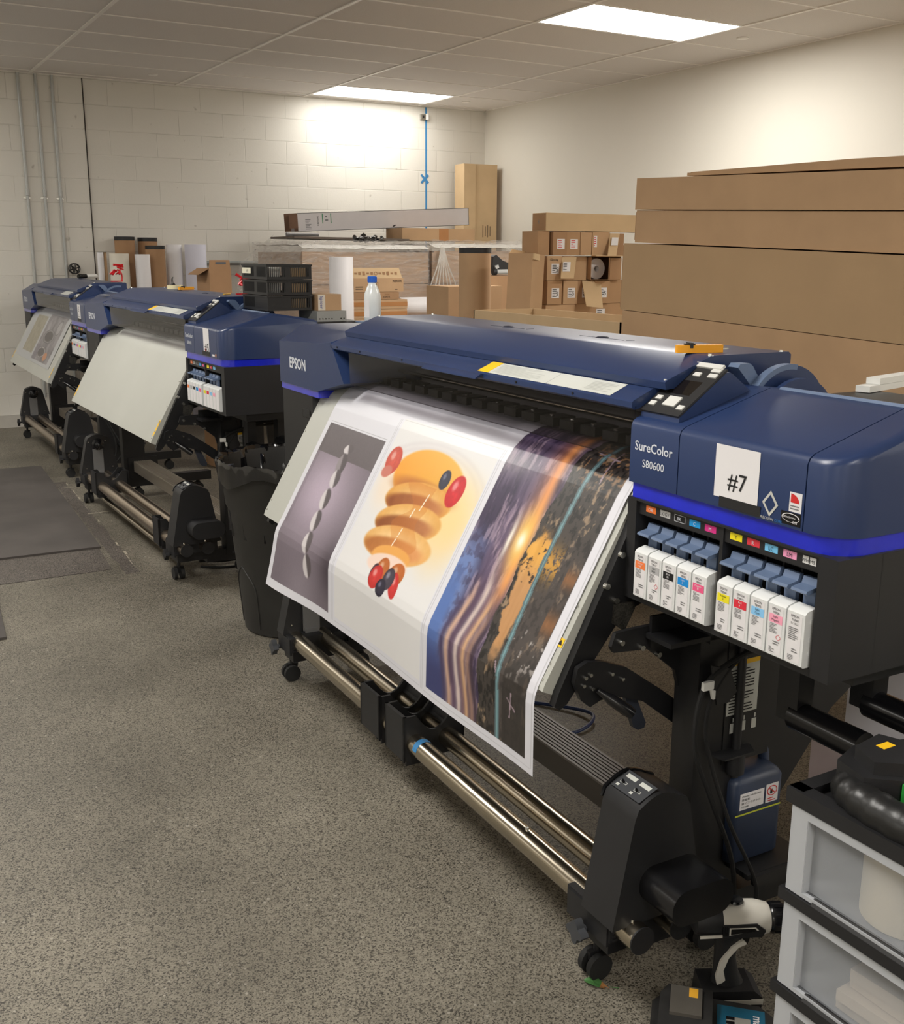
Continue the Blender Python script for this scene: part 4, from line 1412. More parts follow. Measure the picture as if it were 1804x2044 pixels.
    for v0, w_, t0, col in ((0.835, 0.010, 0.5, (70, 58, 92)), (0.812, 0.012, 0.46, (216, 176, 150)), (0.79, 0.010, 0.44, (90, 66, 90)), (0.768, 0.012, 0.42, (226, 206, 196)), (0.75, 0.008, 0.44, (120, 92, 104)), (0.735, 0.01, 0.46, (222, 176, 132)), (0.712, 0.012, 0.5, (158, 124, 108)), (0.696, 0.008, 0.52, (64, 48, 62))):
        smix(np.exp(-((V - v0 - 0.012 * np.sin(T * 22)) / w_) ** 2) * sst(t0, t0 + 0.08, T) * 0.9, col)
    smix(np.exp(-((V - 0.708) / 0.020) ** 2) * (1 - sst(0.45, 0.56, T)) * 0.95, (240, 160, 92))
    smix(np.exp(-((V - 0.735) / 0.03) ** 2) * (1 - sst(0.40, 0.5, T)) * 0.35, (214, 130, 96))
    smix(np.exp(-(((V - 0.722) / 0.030) ** 2 + ((T - 0.362) / 0.07) ** 2)), (255, 206, 96))
    smix(np.exp(-(((V - 0.722) / 0.014) ** 2 + ((T - 0.365) / 0.022) ** 2)), (255, 252, 236))
    smix(np.exp(-(((V - 0.765) / 0.008) ** 2 + ((T - 0.37) / 0.05) ** 2)), (246, 240, 226))
    mixc(m3, sky)
    hz = 0.690 + 0.004 * np.sin(T * 50) - 0.022 * (1 - sst(0.20, 0.36, T)) * 1.0 - 0.012 * sst(0.56, 0.7, T)
    gn = fbm(V * 130, T * 70, 31); gn2 = fbm(V * 60, T * 24, 37)
    gr = np.empty_like(Cc); gr[:] = (64, 58, 54)
    def gmix(k, col):
        nonlocal gr
        gr = gr * (1 - k[..., None]) + np.array(col, float) * k[..., None]
    gmix(sst(0.5, 0.62, gn), (30, 27, 26)); gmix(sst(0.60, 0.72, gn2) * sst(0.40, 0.52, gn), (150, 128, 104))
    gmix((V < 0.60) * 0.5 * sst(0.26, 0.4, T), (86, 78, 76)); gmix((V < 0.58) * sst(0.56, 0.62, T) * 0.6, (40, 36, 34))
    gmix((V < 0.60) * sst(0.64, 0.74, fbm(V * 90, T * 60, 51)) * np.exp(-((T - 0.57) / 0.06) ** 2), (176, 170, 166))
    gmix((V < 0.64) * sst(0.55, 0.66, fbm(V * 100, T * 120, 53)) * (1 - sst(0.16, 0.24, T)), (150, 116, 84))
    # river
    w1 = (fbm(T * 46, V * 46, 61) - .5) * 0.034; w2 = (fbm(T * 60, V * 60, 63) - .5) * 0.05
    top_ = hz - 0.004 - 0.030 * sst(0.42, 0.62, T) + w1
    riv = sst(0.0, 0.006, top_ - V) * sst(0.0, 0.012, V - 0.607 - 0.010 * sst(0.45, 0.6, T) - w1 * 0.4) * sst(0.31, 0.345, T + w2 - 0.15 * np.abs(V - 0.66)) * (1 - sst(0.575, 0.66, T + w2))
    rc = np.array([196, 146, 96]) + (np.exp(-((T - 0.37) / 0.05) ** 2) * 1.0)[..., None] * np.array([36, 26, -20]) + ((fbm(V * 60, T * 12, 71) - .5) * 30)[..., None]
    k = riv[..., None]; gr = gr * (1 - k) + rc * k
    gmix(riv * sst(0.66, 0.72, fbm(V * 70, T * 80, 75)) * (T < 0.45), (60, 44, 34))
    gmix((V < 0.606) * (V > 0.56) * np.exp(-((T - 0.385) / 0.035) ** 2) * sst(0.35, 0.5, fbm(V * 200, T * 200, 77)), (206, 152, 62))
    gmix((V < 0.53) * (V > 0.492) * (np.exp(-((T - 0.40) / 0.02) ** 2) + np.exp(-((T - 0.5) / 0.025) ** 2)) * 0.8, (150, 100, 60))
    gmix((np.abs(V - 0.600) < 0.006) * (V > 0) * (T > 0.60) * 0.0, (0, 0, 0))
    for (va, ta), (vb, tb) in (((0.56, 0.68), (0.53, 0.70)), ((0.545, 0.665), (0.55, 0.72)), ((0.62, 0.62), (0.60, 0.66)), ((0.63, 0.12), (0.55, 0.13)), ((0.57, 0.10), (0.56, 0.19))):
        L2 = (vb - va) ** 2 + (tb - ta) ** 2
        q = np.clip(((V - va) * (vb - va) + (T - ta) * (tb - ta)) / L2, 0, 1)
        gmix((np.hypot(V - va - q * (vb - va), T - ta - q * (tb - ta)) < 0.002).astype(float), (160, 140, 150))
    rail = np.abs(V - (0.606 - 0.008 * np.sin(T * 9 + 1.2)))
    gmix((rail < 0.0075).astype(float), (92, 116, 122)); gmix((rail < 0.002).astype(float), (120, 160, 166))
    k = (m3 * (V < hz))[..., None]; Cc = Cc * (1 - k) + gr * k
    # hairline crop marks
    for v in (0.935, 0.943, 1.492, 1.500):
        mixc(rect(v - 0.0008, v + 0.0008, 0.18, 0.80) * 0.28, (120, 120, 124))
    for tq in (0.180, 0.797):
        mixc(rect(0.95, 1.478, tq - 0.0008, tq + 0.0008) * 0.25, (120, 120, 124))
    mixc(rect(0.466, 0.468, 0.05, 0.80) * 0.3, (120, 120, 124)); mixc(rect(0.47, 0.93, 0.7995, 0.801) * 0.25, (120, 120, 124))
    mixc(rect(1.52, 1.93, 0.250, 0.2515) * 0.45, (120, 120, 124))
    return np.clip(Cc * 0.93, 0, 255)


def attr_mat(name, rough):
    m = bpy.data.materials.new(name)
    m.use_nodes = True
    N, Lk = m.node_tree.nodes, m.node_tree.links
    b = N['Principled BSDF']
    b.inputs['Roughness'].default_value = rough
    a = N.new('ShaderNodeVertexColor'); a.layer_name = 'Print'
    Lk.new(a.outputs['Color'], b.inputs['Base Color'])
    return m


def grid_sheet(name, label, cat, pn, v0, v1, t0, t1, nv, ntt, surf, colors, m):
    vs, ts = np.linspace(v0, v1, nv), np.linspace(t0, t1, ntt)
    V, T = np.meshgrid(vs, ts, indexing='ij')
    u, z = surf(V, T)
    co = np.stack([u, V, z], -1).reshape(-1, 3)
    idx = np.arange(nv * ntt).reshape(nv, ntt)
    q = np.stack([idx[:-1, :-1], idx[:-1, 1:], idx[1:, 1:], idx[1:, :-1]], -1).reshape(-1, 4)
    me = bpy.data.meshes.new(name)
    me.vertices.add(len(co)); me.vertices.foreach_set('co', co.ravel())
    me.loops.add(q.size); me.loops.foreach_set('vertex_index', q.ravel().astype(np.int32))
    me.polygons.add(len(q)); me.polygons.foreach_set('loop_start', (np.arange(len(q)) * 4).astype(np.int32))
    me.update(calc_edges=True)
    c = colors(V, T).reshape(-1, 3) / 255.0
    c = np.where(c <= 0.04045, c / 12.92, ((c + 0.055) / 1.055) ** 2.4)
    at = me.color_attributes.new('Print', 'FLOAT_COLOR', 'POINT')
    at.data.foreach_set('color', np.c_[c, np.ones(len(c))].ravel().astype(np.float32))
    me.polygons.foreach_set('use_smooth', [True] * len(q))
    me.materials.append(m)
    o = bpy.data.objects.new(name, me); COL.objects.link(o)
    X, Y, yaw = PR[pn]
    o.location = (X, Y, 0); o.rotation_euler = (0, 0, -yaw)
    return tag(o, label, cat)


grid_sheet('printed_sheet', 'white sheet printed with stones, pancakes and a sunset river, hanging from the near printer', 'printed sheet', 7,
           0.458, 1.955, 0.02, SLEN - 0.002, 560, 440, sheet_surf, paint, attr_mat('satin photo paper', 0.36))


# film print on the far printer
def film_surf(v, t):
    u = np.interp(t, SD, SP[:, 0]); z = np.interp(t, SD, SP[:, 1])
    return u, z


def paint_far(V, T):
    Cc = np.empty(V.shape + (3,)); Cc[:] = (176, 178, 180)
    def mixc(mask, col):
        nonlocal Cc
        Cc = Cc * (1 - mask[..., None]) + np.asarray(col, float) * mask[..., None]
    rect = lambda v0, v1, t0, t1: ((V > v0) & (V < v1) & (T > t0) & (T < t1)).astype(float)
    n = fbm(V * 40, T * 40, 3); n2 = fbm(V * 14, T * 14, 8)
    r1 = rect(1.42, 1.83, 0.19, 0.49)
    mixc(r1, np.array([152, 146, 128]) + ((n - .5) * 36)[..., None])
    r2 = rect(0.72, 1.36, 0.16, 0.52)
    mixc(r2, np.array([128, 124, 128]) + ((n2 - .5) * 90)[..., None])
    for cv, ct, ra, rb, c1, c2 in ((1.08, 0.33, 0.20, 0.055, (74, 70, 72), (150, 148, 150)), (1.10, 0.455, 0.17, 0.045, (80, 76, 78), (176, 172, 172)), (0.86, 0.25, 0.09, 0.07, (160, 158, 160), (90, 86, 88))):
        r = np.sqrt(((V - cv) / ra) ** 2 + ((T - ct) / rb) ** 2)
        mixc(r2 * (1 - sst(0.9, 1.0, r)), c1); mixc(r2 * np.exp(-((r - 0.8) / 0.08) ** 2), c2)
    mixc(r2 * (1 - sst(0.8, 1.0, np.hypot((V - 0.90) / 0.07, (T - 0.475) / 0.035))), (184, 124, 84))
    mixc(r2 * (V > 1.2) * (T > 0.40) * 0.6, (110, 104, 116))
    return np.clip(Cc, 0, 255)


grid_sheet('film_print', 'clear-edged print of a road and a grey motorcycle on the far printer', 'printed sheet', 5,
           0.60, 2.04, 0.02, 0.545, 150, 80, film_surf, paint_far, attr_mat('semi-gloss film', 0.3))
# ---------------------------------------------------------------- things standing on and around the printers
def on(pn, u, v, z):
    return LM(pn) @ Vector((u, v, z))


# spray-top style lab bottle with blue cap
t = thing('bottle', 'clear white plastic bottle with blue cap on the near printer', 'bottle', on(7, 0.375, 2.425, 1.2405))
t.scale = (0.92, 0.92, 0.95)
m = MB(); m.lathe([(0.030, 0), (0.0335, 0.003), (0.0335, 0.092), (0.031, 0.106), (0.022, 0.128), (0.0155, 0.140), (0.0155, 0.152)], n=32)
m.build('body', mat('cloudy clear plastic', (222, 226, 226), 0.28, var=0.03, vscale=20, coat=0.3), t, smooth=60)
m = MB(); m.lathe([(0.0165, 0.146), (0.0185, 0.148), (0.0185, 0.168), (0.0165, 0.170)], n=28)
for k in range(28):
    a = 2 * PI * k / 28
    m.cyl((0.0183 * math.cos(a), 0.0183 * math.sin(a), 0.149), (0.0183 * math.cos(a), 0.0183 * math.sin(a), 0.167), 0.0008, 4)
m.build('cap', mat('blue cap plastic', (30, 100, 206), 0.4), t)
m = MB()
for k in range(9):
    a = PI * 0.80 + k * 0.16
    m.patch((0.0337 * math.cos(a), 0.0337 * math.sin(a), 0.048), (-math.sin(a), math.cos(a), 0), FY, 0.0056, 0.066, 0, 0.0002)
    rr_ = random.Random(k)
    for q in range(9):
        if rr_.random() < 0.62 and k in (1, 2, 3):
            m.patch((0.0337 * math.cos(a), 0.0337 * math.sin(a), 0.074 - q * 0.0064), (-math.sin(a), math.cos(a), 0), FY, 0.0046, 0.0022, 1, 0.0006)
m.build('label', [PAPERW, INKG], t, smooth=0, recalc=False)


# box cutters
def cutter(label, loc, rz, s=1.0, tip=True):
    t = thing('box_cutter', label, 'box cutter', loc, rz, 'yellow box cutters on the printers')
    m = MB()
    P = [(-0.052, -0.007), (-0.046, -0.0105), (-0.02, -0.011), (0.035, -0.0085), (0.05, -0.006), (0.05, 0.006), (0.035, 0.0085), (-0.02, 0.0105), (-0.046, 0.0095), (-0.052, 0.005)]
    m.prism([(x * s, y * s) for x, y in P], 'z', 0, 0.016 * s)
    m.build('handle', ORANGE, t, bevel=0.003 * s, seg=3)
    m = MB()
    m.box(-0.034 * s, -0.012 * s, -0.005 * s, 0.005 * s, 0.0155 * s, 0.019 * s)
    m.box(-0.026 * s, -0.019 * s, -0.012 * s, 0.012 * s, 0.010 * s, 0.021 * s)
    m.build('slider', BLACK, t, bevel=0.001)
    m = MB()
    m.prism([(0.05 * s, -0.0035 * s), (0.058 * s, -0.0032 * s), (0.067 * s, 0.0035 * s), (0.05 * s, 0.0035 * s)], 'z', 0.006 * s, 0.0085 * s)
    m.build('blade', SCREW, t)


cutter('yellow box cutter with black slider on the lid of the near printer', on(7, 0.185, 0.452, 1.2902), -0.35, 0.95)
cutter('orange-yellow box cutter lying flat on the lid of the middle printer', on(6, 0.330, 1.42, 1.2902), 0.35, 0.95)
cutter('small yellow cutter at the left end of the middle printer lid', on(6, 0.285, 2.34, 1.2412), 0.9, 0.55)
# rolls of tape, clip, pens
t = thing('tape_roll', 'cream roll of tape lying on the lid of the middle printer', 'tape roll', on(6, 0.318, 1.585, 1.2900))
m = MB(); m.lathe([(0.030, 0), (0.043, 0), (0.043, 0.020), (0.030, 0.020), (0.030, 0)], cap=False)
m.build('tape', mat('cream tape', (222, 212, 172), 0.5), t)
m = MB(); m.lathe([(0.027, 0.001), (0.0302, 0.001), (0.0302, 0.019), (0.027, 0.019), (0.027, 0.001)], cap=False)
m.build('core', CARD, t)
t = thing('binder_clip', 'black spring clip beside the cream tape roll on a printer lid', 'clip', on(6, 0.372, 1.80, 1.2900))
m = MB(); m.prism([(-0.02, 0), (0.02, 0), (0.004, 0.026), (-0.004, 0.026)], 'y', -0.018, 0.018)
m.build('body', BLACK, t, bevel=0.001)
m = MB(); m.tube([(-0.002, -0.012, 0.024), (-0.004, -0.01, 0.046), (0.002, 0, 0.060), (-0.004, 0.01, 0.046), (-0.002, 0.012, 0.024)], 0.0016, 6)
m.build('wire_arm', BLACKS, t)


def pen(label, a, b, m_, r=0.005, group=None):
    a, b = Vector(a), Vector(b)
    o = MB().cyl(a, b, r, 10).build('pen', m_, None, bevel=0.0008)
    return tag(o, label, 'pen', group)


pen('yellow pencil lying beside the black crates', on(6, 0.240, 0.560, 1.2945), on(6, 0.300, 0.640, 1.2945), mat('yellow pencil', (226, 178, 60), 0.5), 0.004)
t = thing('white_marker', 'white tube with black cap lying on the far printer', 'marker', on(5, 0.40, 1.80, 1.3065), 0.35)
m = MB(); m.lathe([(0.012, 0), (0.016, 0.004), (0.016, 0.10), (0.012, 0.108), (0.006, 0.112)], (0, 0, 0), (1, 0.2, 0), 18); m.build('barrel', WHITE, t)
m = MB(); m.lathe([(0.013, -0.085), (0.0165, -0.08), (0.0165, -0.004), (0.012, 0)], (0, 0, 0), (1, 0.2, 0), 18)
m.build('cap', BLACKS, t)
o = MB()
o.lathe([(0.001, 0), (0.011, 0.001), (0.012, 0.004), (0.001, 0.006)], n=16)
o.xf(Matrix.Diagonal((1.0, 3.6, 1, 1)))
o = o.build('putty_knife_blade', WHITE, None, loc=on(6, 0.075, 2.18, 1.2385), rot=(0, 0.1, 0.5))
tag(o, 'small white oval scraper on the left end of the middle printer', 'scraper')


def red_clamp(label, loc, seed, s=1.0):
    rg = random.Random(seed)
    t = thing('red_clamp', label, 'clamp', loc, 0, 'red plastic clamps')
    RP = mat('red plastic', (206, 36, 40), 0.35, var=0.2, vscale=40)
    m = MB()
    m.tube([(0.030 * s, 0, 0.004), (0.032 * s, 0, 0.05 * s), (0.02 * s, 0, 0.075 * s), (0.0, 0, 0.085 * s)], 0.0055 * s, 8)
    m.box(-0.05 * s, 0.036 * s, -0.006, 0.006, 0.0, 0.007)
    m.build('frame', RP, t, bevel=0.001)
    m = MB()
    for k in range(9):
        c = Vector((rg.uniform(-0.035, 0.03) * s, rg.uniform(-0.014, 0.014) * s, rg.uniform(0.05, 0.125) * s))
        d = Vector((rg.uniform(-1, 1), rg.uniform(-1, 1), rg.uniform(-0.4, 1))).normalized()
        m.cyl(c - d * 0.024 * s, c + d * 0.024 * s, 0.009 * s, 6, 0.004 * s)
    m.build('jaws', RP, t, bevel=0.001)


red_clamp('red plastic clamp standing on the lid of the far printer', on(5, 0.37, 0.62, 1.2902), 4, 0.95)
red_clamp('red plastic clamp beside the stack of black crates', on(6, 0.36, 0.605, 1.2902), 9, 0.85)

# black plastic crates stacked on the middle printer
CR = mat('black crate plastic', (22, 22, 24), 0.45, var=0.1)


def crate(k, label):
    z = 1.2415 + k * 0.0655
    t = thing('plastic_crate', label, 'crate', on(6, 0.245, 0.015, z), -PR[6][2], 'stacked black slotted crates')
    W_, L_, H_ = 0.205, 0.30, 0.063
    m = MB()
    m.box(0.004, W_ - 0.004, 0.004, L_ - 0.004, 0.0, 0.004)
    m.build('base', CR, t)
    for nm, x0, x1, y0, y1, horiz in (('end_wall', 0, W_, 0, 0.004, 'x'), ('end_wall', 0, W_, L_ - 0.004, L_, 'x'), ('side_wall', 0, 0.004, 0.004, L_ - 0.004, 'y'), ('side_wall', W_ - 0.004, W_, 0.004, L_ - 0.004, 'y')):
        m = MB()
        m.box(x0, x1, y0, y1, 0.0, 0.012)
        m.box(x0, x1, y0, y1, H_ - 0.010, H_)
        n = 24 if horiz == 'x' else 46
        for i in range(n + 1):
            f_ = i / n
            solid = (0.40 < f_ < 0.52) or f_ < 0.04 or f_ > 0.955 or (k == 0 and f_ < 0.5)
            w_ = 0.36 / n if not solid else 1.02 / n
            if horiz == 'x':
                c = x0 + (x1 - x0) * f_
                m.box(max(x0, c - (x1 - x0) * w_ / 1.0 * 0.5), min(x1, c + (x1 - x0) * w_ * 0.5), y0, y1, 0.011, H_ - 0.009)
            else:
                c = y0 + (y1 - y0) * f_
                m.box(x0, x1, max(y0, c - (y1 - y0) * w_ * 0.5), min(y1, c + (y1 - y0) * w_ * 0.5), 0.011, H_ - 0.009)
        m.build(nm, CR, t)
    m = MB()
    m.box(-0.003, W_ + 0.003, -0.003, 0.0015, H_ - 0.006, H_); m.box(-0.003, W_ + 0.003, L_ - 0.0015, L_ + 0.003, H_ - 0.006, H_)
    m.box(-0.003, 0.0015, 0, L_, H_ - 0.006, H_); m.box(W_ - 0.0015, W_ + 0.003, 0, L_, H_ - 0.006, H_)
    m.build('rim', CR, t)
    if k == 2:
        m = MB(); m.patch((0, 0.235, 0.036), FX, FY, 0.105, 0.024, 0, 0.0035, t=0.0006)
        m.text('69', (-0.004, 0.225, 0.030), FX, FY, 0.016, mi=1)
        m.build('card_label', [mat('cream card', (226, 222, 200), 0.6), INKG], t, smooth=0, recalc=False)
    return t


crate(0, 'lowest of the three black slotted crates on the middle printer')
crate(1, 'middle black slotted crate of three, red and white things showing inside')
crate(2, 'topmost black slotted crate with a cream card label')
for k, (nm, x, y, c, hz) in enumerate((('red_tool_case', 0.012, 0.17, RED, 0.05), ('white_packet', 0.012, 0.03, WHITE, 0.052), ('tan_packet', 0.10, 0.012, CARDL, 0.05))):
    for lv in ((1,), (1, 2), (0, 1, 2))[k]:
        o = MB().box(x, x + (0.06 if k < 2 else 0.085), y, y + (0.11, 0.12, 0.015)[k], 0, hz - 0.006).build(nm, c, None, bevel=0.003, loc=on(6, 0.245, 0.015, 1.2415 + lv * 0.0655 + 0.0045), rot=(0, 0, -PR[6][2]))
        wh = ('bottom', 'middle', 'top')[lv]
        tag(o, ('red case showing through the slots of the %s black crate', 'white packet behind the side slots of the %s black crate', 'tan packet behind the end slots of the %s black crate')[k] % wh, 'packet')

# metal power box and small carton behind the middle printer
t = thing('power_box', 'grey metal vented power box behind the middle printer', 'power box', on(6, 0.452, -0.03, 1.193), -PR[6][2])
m = MB(); m.box(0.0, 0.14, 0.0, 0.20, 0.0, 0.045); m.build('case', GREY, t, bevel=0.004)
m = MB()
for k in range(9):
    if k not in (5, 6):
        m.cyl((0.012 + k * 0.0145, 0.0005, 0.012), (0.012 + k * 0.0145, -0.0008, 0.012), 0.003, 10)
m.build('vent_holes', BLACKS, t)
t = thing('small_carton', 'small brown carton with blue handwriting beside the black crates', 'carton', on(6, 0.47, 0.0, 1.2385), -PR[6][2])
m = MB(); m.box(0.0, 0.112, 0.0, 0.14, 0, 0.070); m.build('box', CARD, t, bevel=0.0015)
m = MB()
m.patch((0.018, 0, 0.035), (1, 0, 0), FY, 0.034, 0.068, 0, 0.0006)
m.text('Spicer', (0.010, -0.0006, 0.035), (0, 0, -1), (1, 0, 0), 0.022, mi=1)
m.build('tape_strip', [mat('clear tape over card', (214, 206, 194), 0.3), mat('blue marker', (46, 66, 150), 0.6)], t, smooth=0, recalc=False)

# white plastic strips lying on the back of the near printer
for k, (u0, u1, z) in enumerate(((0.0, 0.46, 1.1935), (0.045, 0.46, 1.2075))):
    o = MB().box(u0, u1, -0.02, 0.012, 0, 0.0135).build('plastic_strip', WHITE, None, bevel=0.003, loc=on(7, 0.60, 0.40, z), rot=(0, 0, 0.24 - PR[7][2]))
    tag(o, ('lower white plastic strip of two, lying on the back of the near printer', 'upper white plastic strip of two, lying on the back of the near printer')[k], 'plastic strip')

# ---------------------------------------------------------------- trash can with liner
t = thing('trash_can', 'tall black trash can with a bin bag between two printers', 'trash can', (1.54, 3.90, 0))
m = MB()
prof = [(0.195, 0.0), (0.205, 0.006), (0.222, 0.20), (0.252, 0.50), (0.262, 0.52), (0.276, 0.665), (0.284, 0.672), (0.284, 0.69), (0.270, 0.69), (0.262, 0.66), (0.24, 0.49), (0.21, 0.2), (0.195, 0.02), (0.0, 0.02)]
m.lathe(prof, n=44, cap=False)
m.lathe([(0.0, 0.0005), (0.195, 0.0005)], n=44, cap=False)
m.build('bin', mat('scuffed black bin plastic', (40, 39, 37), 0.55, var=0.25, vscale=6), t, smooth=50)
m = MB()                                               # moulded side panel ribs
for s in (-1, 1):
    a0 = PI * 0.97 + s * 0.0
    pts = []
    for k in range(9):
        q = k / 8
        ang = PI + 0.10 + s * 0.36 * (1 - max(0, q - 0.55) ** 2 / 0.2025)
        z = 0.03 + 0.25 * q
        r = 0.2055 + 0.085 * z
        pts.append((r * math.cos(ang), r * math.sin(ang), z))
    m.tube(pts, 0.003, 6)
m.build('moulded_rib', mat('scuffed black bin plastic', (40, 39, 37), 0.55), t)
rg = random.Random(11)
m = MB()
R = []
n = 120
for lvl, (r, z) in enumerate(((0.235, 0.40), (0.250, 0.56), (0.266, 0.66), (0.279, 0.700), (0.2885, 0.702), (0.2915, 0.685), (0.2895, 0.640))):
    ring = []
    for k in range(n):
        a = 2 * PI * k / n
        w_ = 0.0035 * math.sin(a * 17 + lvl) + 0.003 * math.sin(a * 31 + 2 * lvl) + rg.uniform(-0.0025, 0.0025)
        dz = 0.004 * math.sin(a * 9 + lvl * 1.3) + rg.uniform(-0.004, 0.004)
        if lvl == 6:
            dz = 0.022 * math.sin(a * 3 + 1) + 0.012 * math.sin(a * 7) + rg.uniform(-0.004, 0.004)
        rr2 = r + (max(w_, 0) if lvl > 3 else w_ * 2.2)
        ring.append((rr2 * math.cos(a), rr2 * math.sin(a), z + dz))
    R.append(ring)
m.rings(R, cap=False)
m.build('bag_liner', mat('glossy black bin bag', (16, 16, 18), 0.16, var=0.2, coat=0.6), t, smooth=30)

# ---------------------------------------------------------------- plastic drawer cart with tools
DX, DY, DW, DL = 1.192, 0.565, 0.36, 0.44           # front face x, near y, depth, length
FROST = film('frosted clear drawer plastic', (196, 200, 206), 0.30, 0.35)
t = thing('drawer_cart', 'black-framed plastic cart of frosted drawers beside the near printer', 'drawer cart', (DX, DY, 0))
m = MB()
m.box(0, DW, 0, DL, 0.668, 0.680)
for (x0, x1, y0, y1) in ((-0.006, 0.022, -0.004, DL + 0.004), (DW - 0.022, DW + 0.004, -0.004, DL + 0.004), (0, DW, -0.004, 0.022), (0, DW, DL - 0.022, DL + 0.004)):
    m.box(x0, x1, y0, y1, 0.668, 0.692)
m.build('top_tray', BLACK, t, bevel=0.003)
TH = 0.1665
FROSTW = film('frosted drawer rim', (200, 203, 208), 0.66, 0.4)
for k in range(4):
    z1 = 0.668 - k * TH
    fr = MB()
    fr.box(0.03, DW, 0.0, 0.006, z1 - TH, z1); fr.box(0.03, DW, DL - 0.006, DL, z1 - TH, z1); fr.box(DW - 0.008, DW, 0, DL, z1 - TH, z1)
    fr.box(-0.008, DW, -0.002, DL + 0.002, z1 - TH + 0.002, z1 - TH + 0.021)
    fr.prism([(-0.008, z1 - TH + 0.020), (0.0, z1 - TH + 0.032), (0.02, z1 - TH + 0.020)], 'y', 0.06, DL - 0.06)
    fr.build('frame_tier', BLACK, t, bevel=0.003)
    d = MB()
    zb, zt = z1 - TH + 0.023, z1 - 0.002
    x0, x1, y0, y1 = 0.0, DW - 0.012, 0.008, DL - 0.008
    d.box(x0 + 0.004, x1, y0, y1, zb, zb + 0.003)
    d.box(x0 + 0.004, x1, y0, y0 + 0.003, zb, zt); d.box(x0 + 0.004, x1, y1 - 0.003, y1, zb, zt); d.box(x1 - 0.003, x1, y0, y1, zb, zt)
    d.box(x0 + 0.010, x0 + 0.013, y0 + 0.030, y1 - 0.030, zb + 0.006, zt - 0.012)
    dr = d.build('drawer', FROST, t, bevel=0)
    d = MB()
    for a in ((y0, y0 + 0.031, zb, zt), (y1 - 0.031, y1, zb, zt), (y0 + 0.031, y1 - 0.031, zb, zb + 0.007), (y0 + 0.031, y1 - 0.031, zt - 0.013, zt)):
        d.box(x0 - 0.004, x0 + 0.003, *a)
    for a in ((y0 + 0.0295, y0 + 0.032), (y1 - 0.032, y1 - 0.0295)):
        d.box(x0 - 0.002, x0 + 0.012, a[0], a[1], zb + 0.006, zt - 0.012)
    d.box(x0 - 0.002, x0 + 0.012, y0 + 0.031, y1 - 0.031, zt - 0.015, zt - 0.012)
    d.build('drawer_front', FROSTW, dr, bevel=0.002)
PRM = mat('cream paper roll', (226, 214, 186), 0.7)
o = MB().lathe([(0.02, 0), (0.064, 0), (0.066, 0.002), (0.066, 0.120), (0.064, 0.122), (0.02, 0.122), (0.02, 0)], cap=False).build('paper_roll', PRM, None, loc=(DX + 0.088, DY + 0.285, 0.5285))
tag(o, 'cream roll of paper seen through the top drawer of the cart', 'paper roll')
for k in range(4):
    o = MB().box(0.02, 0.26, 0, 0.24, 0, 0.018).build('packing_tray', mat('beige moulded tray', (206, 192, 172), 0.7), None, bevel=0.004, loc=(DX + 0.002 + 0.006 * k, DY + 0.10 - 0.006 * k, 0.3625 + k * 0.0195), rot=(0, 0, 0.06 * (k % 2)))
    tag(o, ('lowest', 'second lowest', 'second highest', 'topmost')[k] + ' beige moulded tray in the middle drawer of the cart', 'tray', 'beige trays in the middle drawer')
o = MB().lathe([(0.0, 0), (0.052, 0), (0.056, 0.004), (0.056, 0.018), (0.0, 0.022)], n=28).build('grey_disc', mat('grey felt', (128, 134, 132), 0.8), None, loc=(DX + 0.09, DY + 0.17, 0.4395))
tag(o, 'dull green grey disc on the beige trays inside the middle drawer', 'disc')
o = MB().box(0.03, 0.3, 0.02, 0.36, 0, 0.09).build('cardboard_sleeve', CARDL, None, bevel=0.003, loc=(DX + 0.02, DY + 0.04, 0.1965))
tag(o, 'tan cardboard sleeve in the drawer third from the top of the cart', 'cardboard')
# garden power tool with ribbed handle on the cart
t = thing('cordless_power_tool', 'black and green cordless power tool with a thick handle on the drawer cart', 'power tool', (0, 0, 0.0))
m = MB()
m.tube([(1.262, 0.952, 0.704), (1.236, 0.935, 0.706), (1.222, 0.90, 0.707), (1.217, 0.85, 0.707), (1.218, 0.78, 0.707), (1.222, 0.70, 0.707), (1.228, 0.60, 0.707)], lambda q: 0.0245 + 0.004 * math.sin(q * 3.1) + 0.0012 * math.sin(q * 60), 24, 9)
m.build('handle', mat('black rubber grip', (28, 28, 28), 0.36, var=0.2, vscale=18, bump=0.5, bscale=40), t, smooth=60)
m = MB()
m.prism([(1.225, 0.905), (1.240, 0.965), (1.30, 0.985), (1.42, 0.95), (1.45, 0.86), (1.38, 0.80), (1.29, 0.85)], 'z', 0.6925, 0.742)
m.prism([(1.245, 0.905), (1.265, 0.955), (1.33, 0.965), (1.36, 0.89), (1.29, 0.87)], 'z', 0.740, 0.762)
m.build('motor_body', BLACK, t, bevel=0.010, seg=3)
m = MB(); m.box(1.33, 1.45, 0.72, 0.84, 0.6925, 0.75)
m.build('battery', BLACK, t, bevel=0.008)
m = MB(); m.prism([(1.262, 0.868), (1.292, 0.882), (1.335, 0.846), (1.325, 0.812), (1.285, 0.822)], 'z', 0.700, 0.738)
m.build('green_housing', mat('bright green plastic', (46, 150, 62), 0.4), t, bevel=0.008)
m = MB(); m.prism([(1.252, 0.838), (1.262, 0.845), (1.264, 0.815), (1.256, 0.808)], 'z', 0.716, 0.728)
m.tube([(1.252, 0.795, 0.722), (1.256, 0.755, 0.722), (1.265, 0.70, 0.720)], 0.0035, 8)
m.build('orange_switch', mat('orange switch', (244, 110, 30), 0.4), t, bevel=0.001)
m = MB(); m.box(1.292, 1.318, 0.925, 0.940, 0.7615, 0.7625)
m.build('yellow_sticker', YEL, t)
m = MB()
